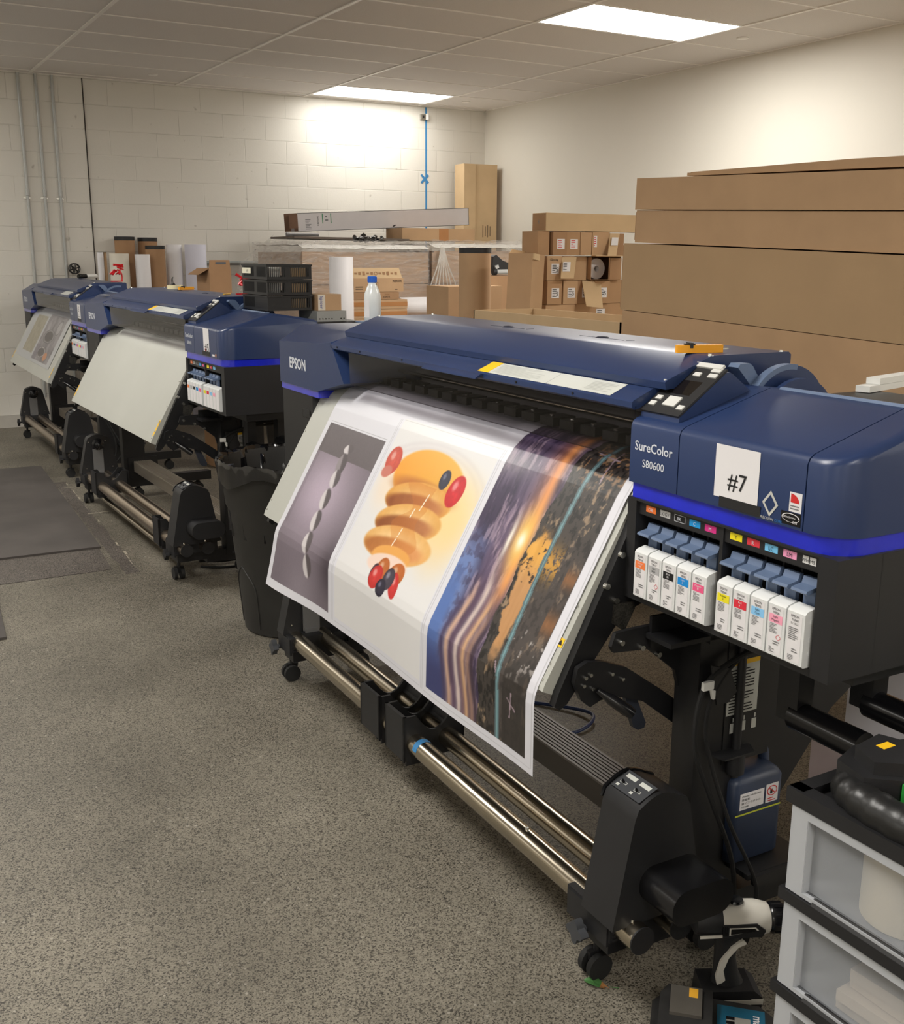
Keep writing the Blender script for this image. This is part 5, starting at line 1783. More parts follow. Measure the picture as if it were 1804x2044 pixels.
for k in range(4):
    m.patch((1.243, 0.772 - k * 0.020, 0.7245), (0.1, -1, 0), (1, 0.1, -0.5), 0.014, 0.007, 0)
m.build('button_labels', WHITE, t, smooth=0)
t = thing('tool_bin', 'dark clear bin holding a bright green part behind the power tool', 'bin', (1.66, 0.97, 0.0), 0.2)
m = MB()
m.rings([[(-0.05, -0.05, 0.62), (0.14, -0.05, 0.62), (0.14, 0.06, 0.62), (-0.05, 0.06, 0.62)], [(-0.07, -0.06, 0.79), (0.16, -0.06, 0.79), (0.16, 0.07, 0.79), (-0.07, 0.07, 0.79)]], cap=False)
m.box(-0.05, 0.14, -0.05, 0.06, 0.616, 0.621)
m.build('bin', film('smoky clear plastic', (60, 64, 66), 0.6, 0.2), t, smooth=0)
m = MB(); m.cyl((-0.01, 0.0, 0.70), (0.03, 0.01, 0.735), 0.022, 16); m.build('green_part', mat('neon green plastic', (70, 220, 60), 0.4), t, bevel=0.003)
m = MB(); m.box(0.03, 0.05, -0.045, 0.055, 0.0, 0.6155); m.box(-0.03, 0.12, -0.045, 0.055, 0.0, 0.02); m.build('post_stand', BLACKM, t, bevel=0.003)

# ---------------------------------------------------------------- drill and charger on the floor
DRX, DRY = 1.412, 1.328
t = thing('cordless_drill', 'black and white cordless drill standing on the floor by the drawer cart', 'drill', (DRX, DRY, 0), -0.50)
DW_ = mat('off-white drill shell', (216, 212, 202), 0.45)
m = MB()
m.prism([(-0.040, 0.0), (0.075, 0.0), (0.078, 0.036), (0.060, 0.052), (-0.042, 0.052), (-0.046, 0.01)], 'y', -0.036, 0.036)
m.build('battery', BLACK, t, bevel=0.006)
m = MB()
m.box(0.0, 0.055, -0.0368, -0.0355, 0.018, 0.032)
m.box(0.055, 0.079, -0.0368, -0.034, 0.022, 0.034)
m.build('battery_plate', DW_, t, bevel=0.001)
m = MB()
m.rings([[(x + 0.006 + s * w_ * math.cos(a), d * math.sin(a), z) for a in [2 * PI * k / 16 for k in range(16)]] for x, w_, d, z, s in ((0.008, 0.034, 0.022, 0.050, 1), (0.004, 0.026, 0.018, 0.075, 1), (0.0, 0.022, 0.016, 0.11, 1), (0.002, 0.024, 0.018, 0.145, 1), (0.006, 0.03, 0.022, 0.165, 1))])
m.build('grip', BLACK, t, smooth=60)
m = MB()
m.prism([(-0.012, 0.058), (-0.016, 0.075), (-0.008, 0.11), (0.012, 0.142), (0.034, 0.158), (0.042, 0.150), (0.026, 0.142), (0.008, 0.118), (-0.001, 0.09), (0.004, 0.068), (-0.002, 0.062)], 'y', -0.0225, -0.0155)
m.build('grip_inlay', DW_, t, bevel=0.001)
m = MB()
m.lathe([(0.015, -0.078), (0.030, -0.070), (0.034, -0.050), (0.034, -0.02)], (0.01, 0, 0.195), (1, 0, 0.0), 26)
m.build('motor_end', BLACK, t, bevel=0.002)
m = MB()
m.lathe([(0.034, -0.02), (0.036, 0.0), (0.036, 0.05), (0.030, 0.075), (0.026, 0.078)], (0.01, 0, 0.195), (1, 0, 0.0), 26)
m.build('gear_housing', DW_, t, bevel=0.001)
m = MB()
m.prism([(-0.010, 0.175), (-0.012, 0.202), (0.055, 0.205), (0.073, 0.190), (0.066, 0.176)], 'y', -0.0375, -0.0335)
m.build('side_panel', BLACK, t, bevel=0.001)
m = MB()
m.prism([(0.000, 0.181), (0.000, 0.197), (0.052, 0.198), (0.058, 0.192)], 'y', -0.0385, -0.0372)
m.prism([(-0.056, 0.172), (-0.056, 0.178), (-0.012, 0.180), (-0.012, 0.174)], 'y', -0.0355, -0.033)
m.build('panel_outline', DW_, t)
m = MB()
m.prism([(0.003, 0.183), (0.003, 0.195), (0.050, 0.196), (0.055, 0.191)], 'y', -0.0392, -0.0384)
for k in range(3):
    m.box(-0.013 + k * 0.004, -0.011 + k * 0.004, -0.0392, -0.0372, 0.180, 0.199)
m.build('vents', BLACKS, t)
m = MB(); m.lathe([(0.012, 0), (0.016, 0.004), (0.014, 0.008), (0.0, 0.009)], (0.02, 0, 0.2295), (0, 0, 1), 16); m.build('speed_switch', BLACKS, t)
m = MB()
m.lathe([(0.027, 0.078), (0.030, 0.082), (0.030, 0.104), (0.026, 0.106), (0.026, 0.135), (0.020, 0.142), (0.011, 0.146)], (0.01, 0, 0.195), (1, 0, 0), 26)
for k in range(10):
    a = 2 * PI * k / 10
    m.cyl((0.095, 0.0302 * math.cos(a), 0.195 + 0.0302 * math.sin(a)), (0.113, 0.0302 * math.cos(a), 0.195 + 0.0302 * math.sin(a)), 0.002, 6)
m.build('chuck', BLACKS, t)
m = MB(); m.prism([(0.036, 0.160), (0.052, 0.156), (0.048, 0.140), (0.038, 0.138), (0.034, 0.148)], 'y', -0.009, 0.009); m.build('trigger', BLACKS, t, bevel=0.002)

t = thing('battery_charger', 'black battery charger with a teal label on the floor under the drill', 'charger', (1.316, 1.236, 0), -0.78)
m = MB()
m.prism([(-0.115, -0.075), (0.09, -0.075), (0.105, -0.05), (0.105, 0.06), (0.08, 0.085), (-0.10, 0.085), (-0.125, 0.05), (-0.125, -0.05)], 'z', 0.0, 0.042)
m.prism([(-0.110, -0.055), (-0.01, -0.055), (-0.01, 0.07), (-0.095, 0.07), (-0.110, 0.04)], 'z', 0.040, 0.072)
m.build('case', mat('dusty black charger plastic', (34, 33, 32), 0.55, var=0.3, vscale=30), t, bevel=0.008, seg=3)
m = MB()
m.box(-0.09, -0.03, -0.02, 0.06, 0.0715, 0.079); m.build('battery_dock', mat('smoky dock cover', (84, 80, 74), 0.35, var=0.2), t, bevel=0.002)
m = MB(); m.box(-0.055, -0.038, 0.030, 0.056, 0.0788, 0.0796); m.build('yellow_sticker', mat('amber sticker', (226, 168, 50), 0.5), t)
m = MB()
m.patch((0.045, 0.005, 0.0425), (0, -1, 0), (1, 0, 0), 0.13, 0.09, 0, 0.0004)
m.patch((0.040, -0.01, 0.0425), (0, -1, 0), (1, 0, 0), 0.10, 0.045, 1, 0.0008)
m.text('makita', (0.068, 0.02, 0.0427), (0, -1, 0), (1, 0, 0), 0.024, mi=2, bold=0.02, lift=0.001)
for k in range(7):
    m.patch((0.025, 0.035 - k * 0.013, 0.0427), (0, -1, 0), (1, 0, 0), 0.009, 0.016, 3, 0.001)
m.build('label', [mat('teal label', (26, 96, 124), 0.4), mat('silver label', (160, 158, 150), 0.4), PAPERW, BLACKS], t, smooth=0, recalc=False)

# fallen leaf, cables, floor mats
m = MB()
P = []
for k in range(13):
    q = k / 12
    w_ = 0.013 * math.sin(PI * q ** 0.8) + 0.0004
    P.append((q * 0.055, w_, 0.0025 + 0.004 * math.sin(q * 5)))
for k in range(12):
    a, b = P[k], P[k + 1]
    m.face([(a[0], 0, a[2]), (b[0], 0, b[2]), (b[0], b[1], b[2] + 0.002), (a[0], a[1], a[2] + 0.002)], 0 if k < 8 else 1)
    m.face([(a[0], -a[1], a[2] + 0.002), (b[0], -b[1], b[2] + 0.002), (b[0], 0, b[2]), (a[0], 0, a[2])], 0 if k < 8 else 1)
m.tube([(0.055, 0, 0.003), (0.075, 0.004, 0.003)], 0.0008, 6)
o = m.build('leaf', [mat('green leaf', (70, 116, 62), 0.5), mat('browned leaf tip', (150, 104, 58), 0.6)], None, loc=(1.212, 1.515, 0.0002), rot=(0, 0, -0.9))
tag(o, 'small green leaf with a brown tip on the floor by a caster', 'leaf')
o = MB().tube([on(7, 0.50, 1.70, 0.006), on(7, 0.57, 1.62, 0.006), on(7, 0.66, 1.50, 0.012), on(7, 0.68, 1.41, 0.02), on(7, 0.62, 1.36, 0.012), on(7, 0.54, 1.36, 0.006), on(7, 0.46, 1.45, 0.006)], 0.006, 10).build('network_cable', mat('dark blue cable', (30, 48, 92), 0.4), None)
tag(o, 'dark blue cable looped on the floor behind the take-up roller', 'cable')
for k, pts in enumerate((((1.46, 4.95, 0.006), (1.56, 4.99, 0.006), (1.70, 4.97, 0.006), (1.85, 4.95, 0.006)), ((1.44, 4.86, 0.006), (1.52, 4.80, 0.006), (1.66, 4.78, 0.006), (1.86, 4.80, 0.006)), ((1.46, 4.92, 0.016), (1.55, 4.88, 0.012), (1.68, 4.88, 0.012), (1.86, 4.88, 0.012)))):
    o = MB().tube(pts, 0.0055, 8).build('floor_cable', RUBBER, None)
    tag(o, ('farthest', 'nearest', 'middle')[k] + ' of three black cables on the floor behind the trash can', 'cable', 'black cables on the floor')
MATM = mat('worn grey rubber mat', (78, 73, 70), 0.7, var=0.16, vscale=3.5, bump=0.2, bscale=200)


def fmat(label, P):
    m = MB(); m.prism(P, 'z', 0.0005, 0.011)
    tag(m.build('floor_mat', MATM, None, bevel=0.004), label, 'floor mat', 'grey rubber mats')


fmat('large grey rubber floor mat along the middle printer', [(0.10, 5.49), (1.098, 5.452), (1.212, 7.83), (1.19, 7.86), (0.20, 7.90)])
fmat('grey rubber mat with only its corner in view near the left frame edge', [(-0.55, 4.30), (0.476, 4.272), (0.508, 4.70), (0.53, 5.0), (-0.5, 5.03)])
# ---------------------------------------------------------------- stock at the back of the room
def carton(label, x0, x1, y0, y1, z0, z1, m=None, group=None, rot=None, name='carton', seam=True, loc=None):
    t = thing(name, label, 'cardboard box', loc if loc else (x0, y0, z0), 0, group, rot)
    X, Y, Z = x1 - x0, y1 - y0, z1 - z0
    b = MB(); b.box(0, X, 0, Y, 0, Z)
    b.build('box', m or CARD, t, bevel=0.004)
    return t, X, Y, Z


def end_label(t, x, z, w, h, y=0.0, red=False, mark='5', seed=0):
    m = MB()
    m.patch((x, y, z), (1, 0, 0), FY, w, h, 0, 0.0012)
    seglist(m, (x - w * 0.1, y - 0.0015, z), (1, 0, 0), FY, w * 0.6, h * 0.85, 5, 2 if red else 1, seed)
    if mark:
        m.text(mark, (x + w * 0.24, y - 0.0016, z - h * 0.28), (1, 0, 0), FY, h * 0.6, mi=1)
    m.build('address_label', [PAPERW, INK, RED], t, smooth=0, recalc=False)


# long boxes stacked beside the near printer (the pile sags slightly towards the near end)
SAG = math.atan(0.0345)
tops = [(3.605, 1.668, 1.795, 'uppermost long brown box of the tall pile behind the near printer'), (3.612, 1.534, 1.667, 'second long brown box from the top of the tall pile'),
        (3.676, 1.252, 1.533, 'deepest-faced long brown box, third in the tall pile'), (3.672, 0.90, 1.251, 'fourth long brown box of the tall pile, just above the near printer lid'), (3.66, 0.075, 0.899, 'lowest brown box of the tall pile')]
for k, (ye, z0, z1, lab_) in enumerate(tops):
    t = thing('long_carton', lab_, 'cardboard box', (3.0 + (0.012 if k == 1 else 0), ye, z0), 0, 'long brown boxes in the tall pile', rot=(SAG, 0, 0))
    m = MB(); m.box(0, 0.55, -1.95, 0, 0, z1 - z0 - 0.002)
    m.build('box', CARD if k != 2 else mat('olive brown cardboard', (178, 148, 112), 0.8, var=0.04, vscale=4, bump=0.08, bscale=160), t, bevel=0.006, seg=3)
    if k in (1, 2):
        m = MB(); m.box(0.0, 0.55, -0.0, 0.004, 0.01, z1 - z0 - 0.01)
        m.build('end_flap', CARDD, t, bevel=0.001)
t = thing('cardboard_sheet', 'thin flat brown carton lying on top of the tall pile of long boxes', 'cardboard', (3.02, 3.32, 1.787), 0, None, rot=(SAG * 0.85, 0, 0))
m = MB(); m.box(0, 0.5, -1.6, 0, 0, 0.012); m.build('sheet', CARD, t, bevel=0.002)
m = MB()
m.rings([[(0.0, -1.6, 0.012), (0.5, -1.6, 0.012), (0.5, -1.6, 0.034), (0.0, -1.6, 0.034)], [(0.0, -0.8, 0.012), (0.5, -0.8, 0.012), (0.5, -0.8, 0.032), (0.0, -0.8, 0.032)], [(0.0, -0.02, 0.012), (0.5, -0.02, 0.012), (0.5, -0.02, 0.014), (0.0, -0.02, 0.014)]])
m.build('bowed_lid', CARD, t, smooth=60)

# open long tray box beside them
t = thing('open_carton', 'long open-topped tan box behind the near printer lid', 'cardboard box', (3.10, 3.79, 0.0))
m = MB()
X, Y, Z = 0.40, 1.27, 1.186
m.box(0, 0.008, 0, Y, 0.0, Z); m.box(X - 0.008, X, 0, Y, 0.0, Z); m.box(0, X, 0, 0.008, 0, Z); m.box(0, X, Y - 0.008, Y, 0, Z); m.box(0, X, 0, Y, 0, 0.01)
m.build('box', CARDL, t, bevel=0.0015)
m = MB(); m.box(0.008, 0.16, 0.02, Y - 0.02, Z - 0.14, Z - 0.132)
m.build('inner_flap', CARDL, t)
m = MB(); m.patch((0, 0.10, Z - 0.075), FX, FY, 0.03, 0.012, 0, 0.001); m.build('tape_scrap', mat('pale scuff tape', (222, 208, 182), 0.4), t, smooth=0)

# stack of small labelled cartons with a long box across it
SY = 5.25
rows = [  # x0, x1, z0, z1, label?, red, mark
    ('r1', 3.655, 3.735, 1.478, 1.618, None), ('r1', 3.752, 3.852, 1.480, 1.616, 'red'), ('r1', 3.858, 3.958, 1.480, 1.616, 'red'), ('r1', 3.964, 4.046, 1.480, 1.614, None), ('r1', 4.050, 4.180, 1.480, 1.618, 'side'), ('r1', 4.185, 4.30, 1.480, 1.612, None),
    ('r2', 3.715, 3.820, 1.335, 1.476, '5'), ('r2', 3.826, 3.924, 1.335, 1.476, None), ('r2', 3.930, 4.022, 1.335, 1.474, None), ('r2', 4.030, 4.260, 1.335, 1.476, 'open'),
    ('r3', 3.720, 3.825, 1.195, 1.333, '5'), ('r3', 3.842, 3.948, 1.195, 1.333, '5'), ('r3', 3.952, 4.070, 1.195, 1.333, '3'), ('r3', 4.078, 4.192, 1.195, 1.331, '5'), ('r3', 4.200, 4.32, 1.195, 1.333, None),
    ('r4', 3.72, 3.935, 1.045, 1.193, None), ('r4', 3.945, 4.32, 1.045, 1.193, 'low')]
rown = {'r1': 'top row', 'r2': 'second row', 'r3': 'third row', 'r4': 'bottom row'}
ordn = ['first', 'second', 'third', 'fourth', 'fifth', 'sixth']
cnt = {}
for r, x0, x1, z0, z1, kind in rows:
    i = cnt.get(r, 0); cnt[r] = i + 1
    what = {'red': 'carton with red-printed label', '5': 'carton with label marked 5', '3': 'carton with half-hidden label', 'side': 'carton with narrow white label', 'open': 'open carton holding a white roll', 'low': 'carton with plain white label', None: 'plain brown carton'}[kind]
    if (r, i) == ('r2', 1):
        what = 'carton with hanging flap marked 5'
    lab_ = '%s, %s from left in %s of the labelled stack' % (what, ordn[i], rown[r])
    rg = random.Random(int(x0 * 1000) + int(z0 * 100))
    dy = rg.uniform(-0.015, 0.015)
    m_ = [CARDD, CARD, mat('mid brown cardboard', (174, 138, 102), 0.82, var=0.07, vscale=6, bump=0.08, bscale=160)][rg.randrange(3)]
    if kind == 'open':
        t = thing('carton', lab_, 'cardboard box', (x0, SY - 0.02, z0), 0, 'labelled cartons in the stack')
        b = MB(); X, Z = x1 - x0, z1 - z0
        b.box(0, 0.004, 0, 0.19, 0, Z); b.box(X - 0.004, X, 0, 0.19, 0, Z); b.box(0, X, 0, 0.19, 0, 0.004); b.box(0, X, 0, 0.19, Z - 0.004, Z); b.box(0, X, 0.186, 0.19, 0, Z)
        b.build('box', CARDD, t, bevel=0.001)
        b = MB(); b.prism([(X * 0.28, -0.09), (X * 0.29, -0.094), (X * 0.62, 0.0), (X * 0.61, 0.004)], 'z', 0.004, Z - 0.01)
        b.prism([(X * 0.62, 0.0), (X * 0.62, -0.004), (X, -0.004), (X, 0.0)], 'z', 0.004, Z - 0.01)
        b.build('end_flap', CARDD, t, bevel=0.001)
        b = MB(); b.prism([(0.0, -0.05), (X * 0.5, -0.075), (X * 0.95, -0.05), (X * 0.95, 0.0), (0, 0)], 'z', Z, Z + 0.004)
        b.build('top_flap', CARDL, t, bevel=0.001)
        o = MB().lathe([(0.018, 0), (0.062, 0), (0.062, 0.14), (0.018, 0.14), (0.018, 0)], (0, 0, 0), (0, 1, 0), cap=False).build('paper_roll', PAPERW, None, loc=(x0 + 0.075, SY + 0.02, z0 + 0.0665))
        tag(o, 'white roll showing in the open carton of the labelled stack', 'paper roll')
        continue
    t, X, Y, Z = carton(lab_, x0, x1, SY + dy, SY + 0.17, z0, z1, m_, 'labelled cartons in the stack')
    if kind in ('red', '5', '3'):
        end_label(t, X * 0.55, Z * 0.48, 0.055, 0.058, 0, kind == 'red', '' if kind in ('red', '3') else kind, i)
        if kind == '5' and r == 'r2':
            b = MB(); b.text('Glossy', (X * 0.45, -0.001, Z * 0.80), (1, 0, 0), FY, 0.022, mi=0); b.build('handwriting', INK, t, smooth=0)
    elif kind == 'side':
        end_label(t, 0.022, Z * 0.6, 0.024, 0.066, 0, True, '', 3)
    elif kind == 'low':
        end_label(t, X * 0.52, Z * 0.58, 0.065, 0.06, 0, False, '', 6)
    if r == 'r2' and i == 1:
        b = MB(); b.prism([(-0.075, -0.0), (-0.005, 0.0)], 'x', 0, 0.01) if False else b.rings([[(0.005, -0.002, Z - 0.005), (X + 0.012, -0.002, Z - 0.005), (X + 0.012, -0.006, Z - 0.005), (0.005, -0.006, Z - 0.005)], [(-0.055, -0.075, 0.012), (0.04, -0.075, 0.012), (0.04, -0.079, 0.012), (-0.055, -0.079, 0.012)]])
        b.build('open_flap', CARDL, t)
        b = MB()
        xd, yd = Vector((1, 0, 0)), (Vector((0.005, -0.004, Z - 0.005)) - Vector((-0.055, -0.077, 0.012))).normalized()
        b.patch(Vector((0.010, -0.041, Z * 0.55)), xd, yd, 0.055, 0.068, 0, 0.005)
        b.text('5', Vector((0.022, -0.041, Z * 0.42)), xd, yd, 0.04, mi=1, lift=0.006)
        seglist(b, Vector((0.0, -0.041, Z * 0.55)), xd, yd, 0.028, 0.055, 5, 1, 12, lift=0.006)
        b.build('flap_label', [PAPERW, INK], t, smooth=0, recalc=False)
    if r == 'r3' and i == 2:
        b = MB(); b.rings([[(0.03, -0.003, Z), (X + 0.055, -0.003, Z - 0.012), (X + 0.055, -0.007, Z - 0.012), (0.03, -0.007, Z)], [(-0.012, -0.11, -0.010), (X - 0.005, -0.11, -0.022), (X - 0.005, -0.114, -0.022), (-0.012, -0.114, -0.010)]])
        b.build('open_flap', CARDL, t)
    if r == 'r1' and i == 5:
        b = MB(); b.rings([[(-0.0, -0.004, Z), (0.075, -0.004, Z), (0.075, -0.008, Z), (0.0, -0.008, Z)], [(-0.055, -0.06, 0.0), (0.01, -0.06, 0.0), (0.01, -0.064, 0.0), (-0.055, -0.064, 0.0)]])
        b.build('open_flap', CARDL, t)
        b = MB(); b.patch((0.012, -0.036, Z * 0.62), (1, 0, 0), (0.38, 0.38, 0.85), 0.05, 0.055, 0, 0.006); b.build('flap_label', PAPERW, t, smooth=0)
    if r == 'r1' and i == 3:
        b = MB(); b.box(-0.01, 0.12, -0.06, 0.0, 0.0, 0.004); b.build('open_flap', CARDL, t)
carton('wide brown carton carrying the labelled stack', 3.70, 4.34, SY + 0.0, SY + 0.19, 0.0, 1.043, CARDD)
t, X, Y, Z = carton('long light tan box lying across the top of the labelled stack', 3.700, 4.62, SY - 0.01, SY + 0.13, 1.620, 1.722, CARDL, name='long_carton')
b = MB(); b.box(-0.003, 0.0, 0.004, Y - 0.004, 0.004, Z - 0.004); b.text('6', (-0.003, Y * 0.5, 0.04), FX, FY, 0.035, mi=1); b.build('end_flap', [CARDD, INKG], t, smooth=0, recalc=False)

# leaning carton, brown tube and odds and ends near it
t = thing('tall_carton', 'tall narrow brown carton leaning towards the labelled stack', 'cardboard box', (3.44, 5.08, 0.02), 0, None, rot=(0, 0.075, 0.50))
b = MB(); b.box(0, 0.155, 0, 0.155, 0, 1.475); b.build('box', CARD, t, bevel=0.004)
b = MB(); b.box(0.0, 0.07, -0.012, -0.001, 1.44, 1.474); b.prism([(0, 1.475), (0.15, 1.475), (0.20, 1.50), (0.03, 1.50)], 'y', 0.15, 0.154); b.build('end_flap', CARDL, t)


def roll(label, x, y, r, z1, m_, band=False, group=None, core=True, name='paper_roll', cat='paper roll', z0=0.0):
    t = thing(name, label, cat, (x, y, z0), 0, group)
    h = z1 - z0
    b = MB(); b.lathe([(0.001, 0), (r - 0.002, 0), (r, 0.002), (r, h - 0.002), (r - 0.002, h), (0.03, h)] if not band else [(0.001, 0), (r, 0), (r, h - 0.03)], n=40, cap=not band)
    b.build('roll' if not band else 'tube', m_, t, smooth=50)
    if band:
        b = MB(); b.lathe([(r * 0.86, h - 0.02), (r + 0.001, h - 0.032), (r + 0.0015, h), (r * 0.86, h), (r * 0.84, h - 0.02), (0.001, h - 0.02)], n=40, cap=False)
        b.build('end_band', BLACK, t, smooth=50)
    return t


LIL = mat('cool white paper', (212, 212, 226), 0.6, var=0.01)
OFFW = mat('ivory wrapped roll', (214, 208, 194), 0.6, var=0.06, vscale=5)
roll('brown cardboard tube with a black top band behind the near printer lid', 3.474, 5.66, 0.098, 1.523, CARD, True, None, name='cardboard_tube', cat='tube')
roll('white paper roll standing on end between the crates and the bottle', 3.189, 7.0, 0.085, 1.463, PAPERW)
roll('tall brown black-banded tube, leftmost of the pair against the block wall', 2.351, 9.70, 0.086, 1.625, CARDD, True, 'rolls standing by the block wall', name='cardboard_tube', cat='tube')
roll('tall brown black-banded tube behind the shorter brown one by the block wall', 2.562, 9.74, 0.084, 1.619, CARDD, True, 'rolls standing by the block wall', name='cardboard_tube', cat='tube')
roll('shorter brown black-banded tube between white rolls by the block wall', 2.539, 9.42, 0.082, 1.549, CARDD, True, 'rolls standing by the block wall', name='cardboard_tube', cat='tube')
roll('narrow white roll beside the shorter brown tube by the block wall', 2.772, 9.66, 0.068, 1.561, PAPERW, False, 'rolls standing by the block wall')
roll('thick cool white roll nearest the small open carton by the block wall', 2.942, 9.58, 0.094, 1.562, LIL, False, 'rolls standing by the block wall')
roll('ivory roll behind the red clamp by the block wall', 2.215, 9.36, 0.080, 1.481, OFFW, False, 'rolls standing by the block wall')
roll('short white roll in front of the tall brown tubes', 2.395, 9.30, 0.062, 1.475, PAPERW, False, 'rolls standing by the block wall')
roll('thin white roll next to the pilaster joint', 2.092, 9.50, 0.026, 1.493, PAPERW, False, 'rolls standing by the block wall')
roll('thin brown tube beside the thin white roll at the pilaster joint', 2.134, 9.52, 0.014, 1.492, CARD, False, 'rolls standing by the block wall')
t = thing('open_carton', 'brown carton with raised flaps left of the black crates', 'cardboard box', (2.30, 7.2, 0.0), 0.1)
b = MB(); b.box(0, 0.16, 0, 0.22, 0, 1.385); b.build('box', CARDD, t, bevel=0.003)
b = MB()
b.prism([(0.0, 1.385), (0.155, 1.385), (0.15, 1.44), (0.005, 1.44)], 'y', 0.0, 0.004)
b.build('front_flap', CARDD, t)
b = MB(); b.rings([[(0, 0.01, 1.384), (0, 0.20, 1.384), (0, 0.20, 1.380), (0, 0.01, 1.380)], [(-0.075, 0.02, 1.345), (-0.075, 0.19, 1.345), (-0.075, 0.19, 1.341), (-0.075, 0.02, 1.341)]]); b.build('side_flap', CARDD, t)
b = MB(); b.patch((0.085, -0.001, 1.420), (1, 0, 0), FY, 0.075, 0.014, 0, 0.0012); b.build('grey_sticker', mat('grey sticker', (92, 96, 104), 0.5), t, smooth=0)

# printer-supply cartons stacked left of the bottle
nm = [('printed open-flapped carton, topmost of the brown pile behind the bottle', 3.472, 3.895, 1.204, 1.306), ('second carton of the brown pile behind the bottle', 3.470, 3.855, 1.147, 1.202), ('taped third carton of the brown pile behind the bottle', 3.470, 3.928, 1.075, 1.145), ('fourth carton of the brown pile behind the bottle', 3.470, 3.925, 1.005, 1.073), ('large base carton of the brown pile', 3.46, 3.93, 0.0, 1.003)]
for k, (lab_, x0, x1, z0, z1) in enumerate(nm):
    t, X, Y, Z = carton(lab_, x0, x1, 7.4, 7.75, z0, z1, CARD if k != 1 else CARDD, 'cartons in the brown pile')
    if k == 0:
        b = MB(); b.rings([[(0.0, 0.0, Z), (X - 0.01, 0.0, Z), (X - 0.01, 0.004, Z), (0, 0.004, Z)], [(0.0, 0.018, Z + 0.076), (X - 0.03, 0.018, Z + 0.076), (X - 0.03, 0.022, Z + 0.076), (0, 0.022, Z + 0.076)]])
        b.build('raised_flap', CARDL, t)
        b = MB()
        for q in range(11):
            if q == 5:
                b.lathe([(0.010, 0), (0.014, 0)], (0.02 + q * 0.034, 0.006, Z + 0.035), (0, -1, 0.2), 14, cap=False)
            else:
                b.patch((0.02 + q * 0.034, 0.0075, Z + 0.036), (1, 0, 0), (0, 0.23, 1), 0.020, 0.012 + 0.008 * (q % 3), 0, 0.0012)
        b.build('flap_print', mat('brown ink on card', (150, 110, 74), 0.7), t, smooth=0)
        b = MB()
        b.text('XEROX', (X - 0.055, -0.0005, Z - 0.03), (1, 0, 0), FY, 0.024, mi=0, bold=0.02)
        b.patch((0.175, 0, 0.045), (1, 0, 0), FY, 0.062, 0.056, 0, 0.0008); b.patch((0.175, 0, 0.045), (1, 0, 0), FY, 0.057, 0.051, 1, 0.0012)
        b.patch((0.175, 0, 0.045), (1, 0, 0), FY, 0.036, 0.036, 0, 0.0016)
        seglist(b, (0.05, -0.0005, 0.03), (1, 0, 0), FY, 0.07, 0.03, 2, 0, 2)
        seglist(b, (X - 0.05, -0.0005, 0.018), (1, 0, 0), FY, 0.05, 0.012, 1, 0, 4)
        b.build('box_print', [mat('black ink on card', (62, 46, 34), 0.7), CARD], t, smooth=0, recalc=False)
    if k in (2, 3):
        b = MB(); b.box(0, X, -0.0015, 0.0, Z * 0.3, Z * 0.75); b.box(X - 0.0, X + 0.0015, 0, Y, Z * 0.3, Z * 0.75); b.build('packing_tape', TAPEB, t)
    if k == 1:
        b = MB(); b.text('4.5M7.4', (X * 0.72, -0.0005, 0.012), (1, 0, 0), FY, 0.018, mi=0); seglist(b, (X * 0.8, -0.0005, 0.038), (1, 0, 0), FY, 0.09, 0.014, 1, 1, 4); b.build('box_print', [mat('black ink on card', (62, 46, 34), 0.7), mat('brown ink on card', (150, 110, 74), 0.7)], t, smooth=0, recalc=False)
o = MB().lathe([(0.02, 0), (0.073, 0), (0.074, 0.002), (0.074, 0.418), (0.073, 0.42), (0.02, 0.42), (0.02, 0)], (0, 0, 0), (1, 0, 0), 36, cap=False).build('paper_roll', PAPERW, None, loc=(4.00, 7.675, 1.074))
tag(o, 'white roll lying on its side right of the brown carton pile', 'paper roll')
carton('carton that carries the white roll lying on its side', 3.985, 4.43, 7.58, 7.80, 0.0, 0.999, CARDD)
carton('brown taped carton behind the black-banded tube', 3.60, 4.02, 6.2, 6.5, 0.0, 1.276, CARD)
carton('brown carton under the black tool case', 4.72, 5.02, 7.5, 7.9, 0.0, 1.318, CARDD)
t = thing('tool_case', 'black folded tool with silver tube behind the black-banded tube', 'tool', (4.78, 7.52, 1.319))
b = MB(); b.prism([(0.0, 0.03), (0.012, 0.15), (0.04, 0.165), (0.10, 0.12), (0.19, 0.09), (0.19, 0.03), (0.10, 0.02), (0.06, 0.06)], 'y', 0, 0.12); b.build('body', BLACK, t, bevel=0.008)
b = MB(); b.cyl((0.03, -0.01, 0.028), (0.19, -0.01, 0.030), 0.020, 16); b.prism([(0.015, 0.075), (0.05, 0.085), (0.058, 0.06), (0.03, 0.05)], 'y', -0.02, 0.0); b.build('tube', mat('silver plastic', (176, 176, 174), 0.4), t)
b = MB(); b.cyl((0.0, -0.01, 0.028), (0.032, -0.01, 0.028), 0.026, 16); b.build('foot', BLACK, t, bevel=0.003)

# shrink-wrapped crates along the back wall
WRAP = film('crumpled stretch wrap', (226, 222, 218), 0.26, 0.12, 0.7, 0.5, 5, (1, 1, 5))
PLY = mat('plywood panel', (190, 160, 132), 0.7, var=0.16, vscale=7, stretch=(0.3, 1, 3))


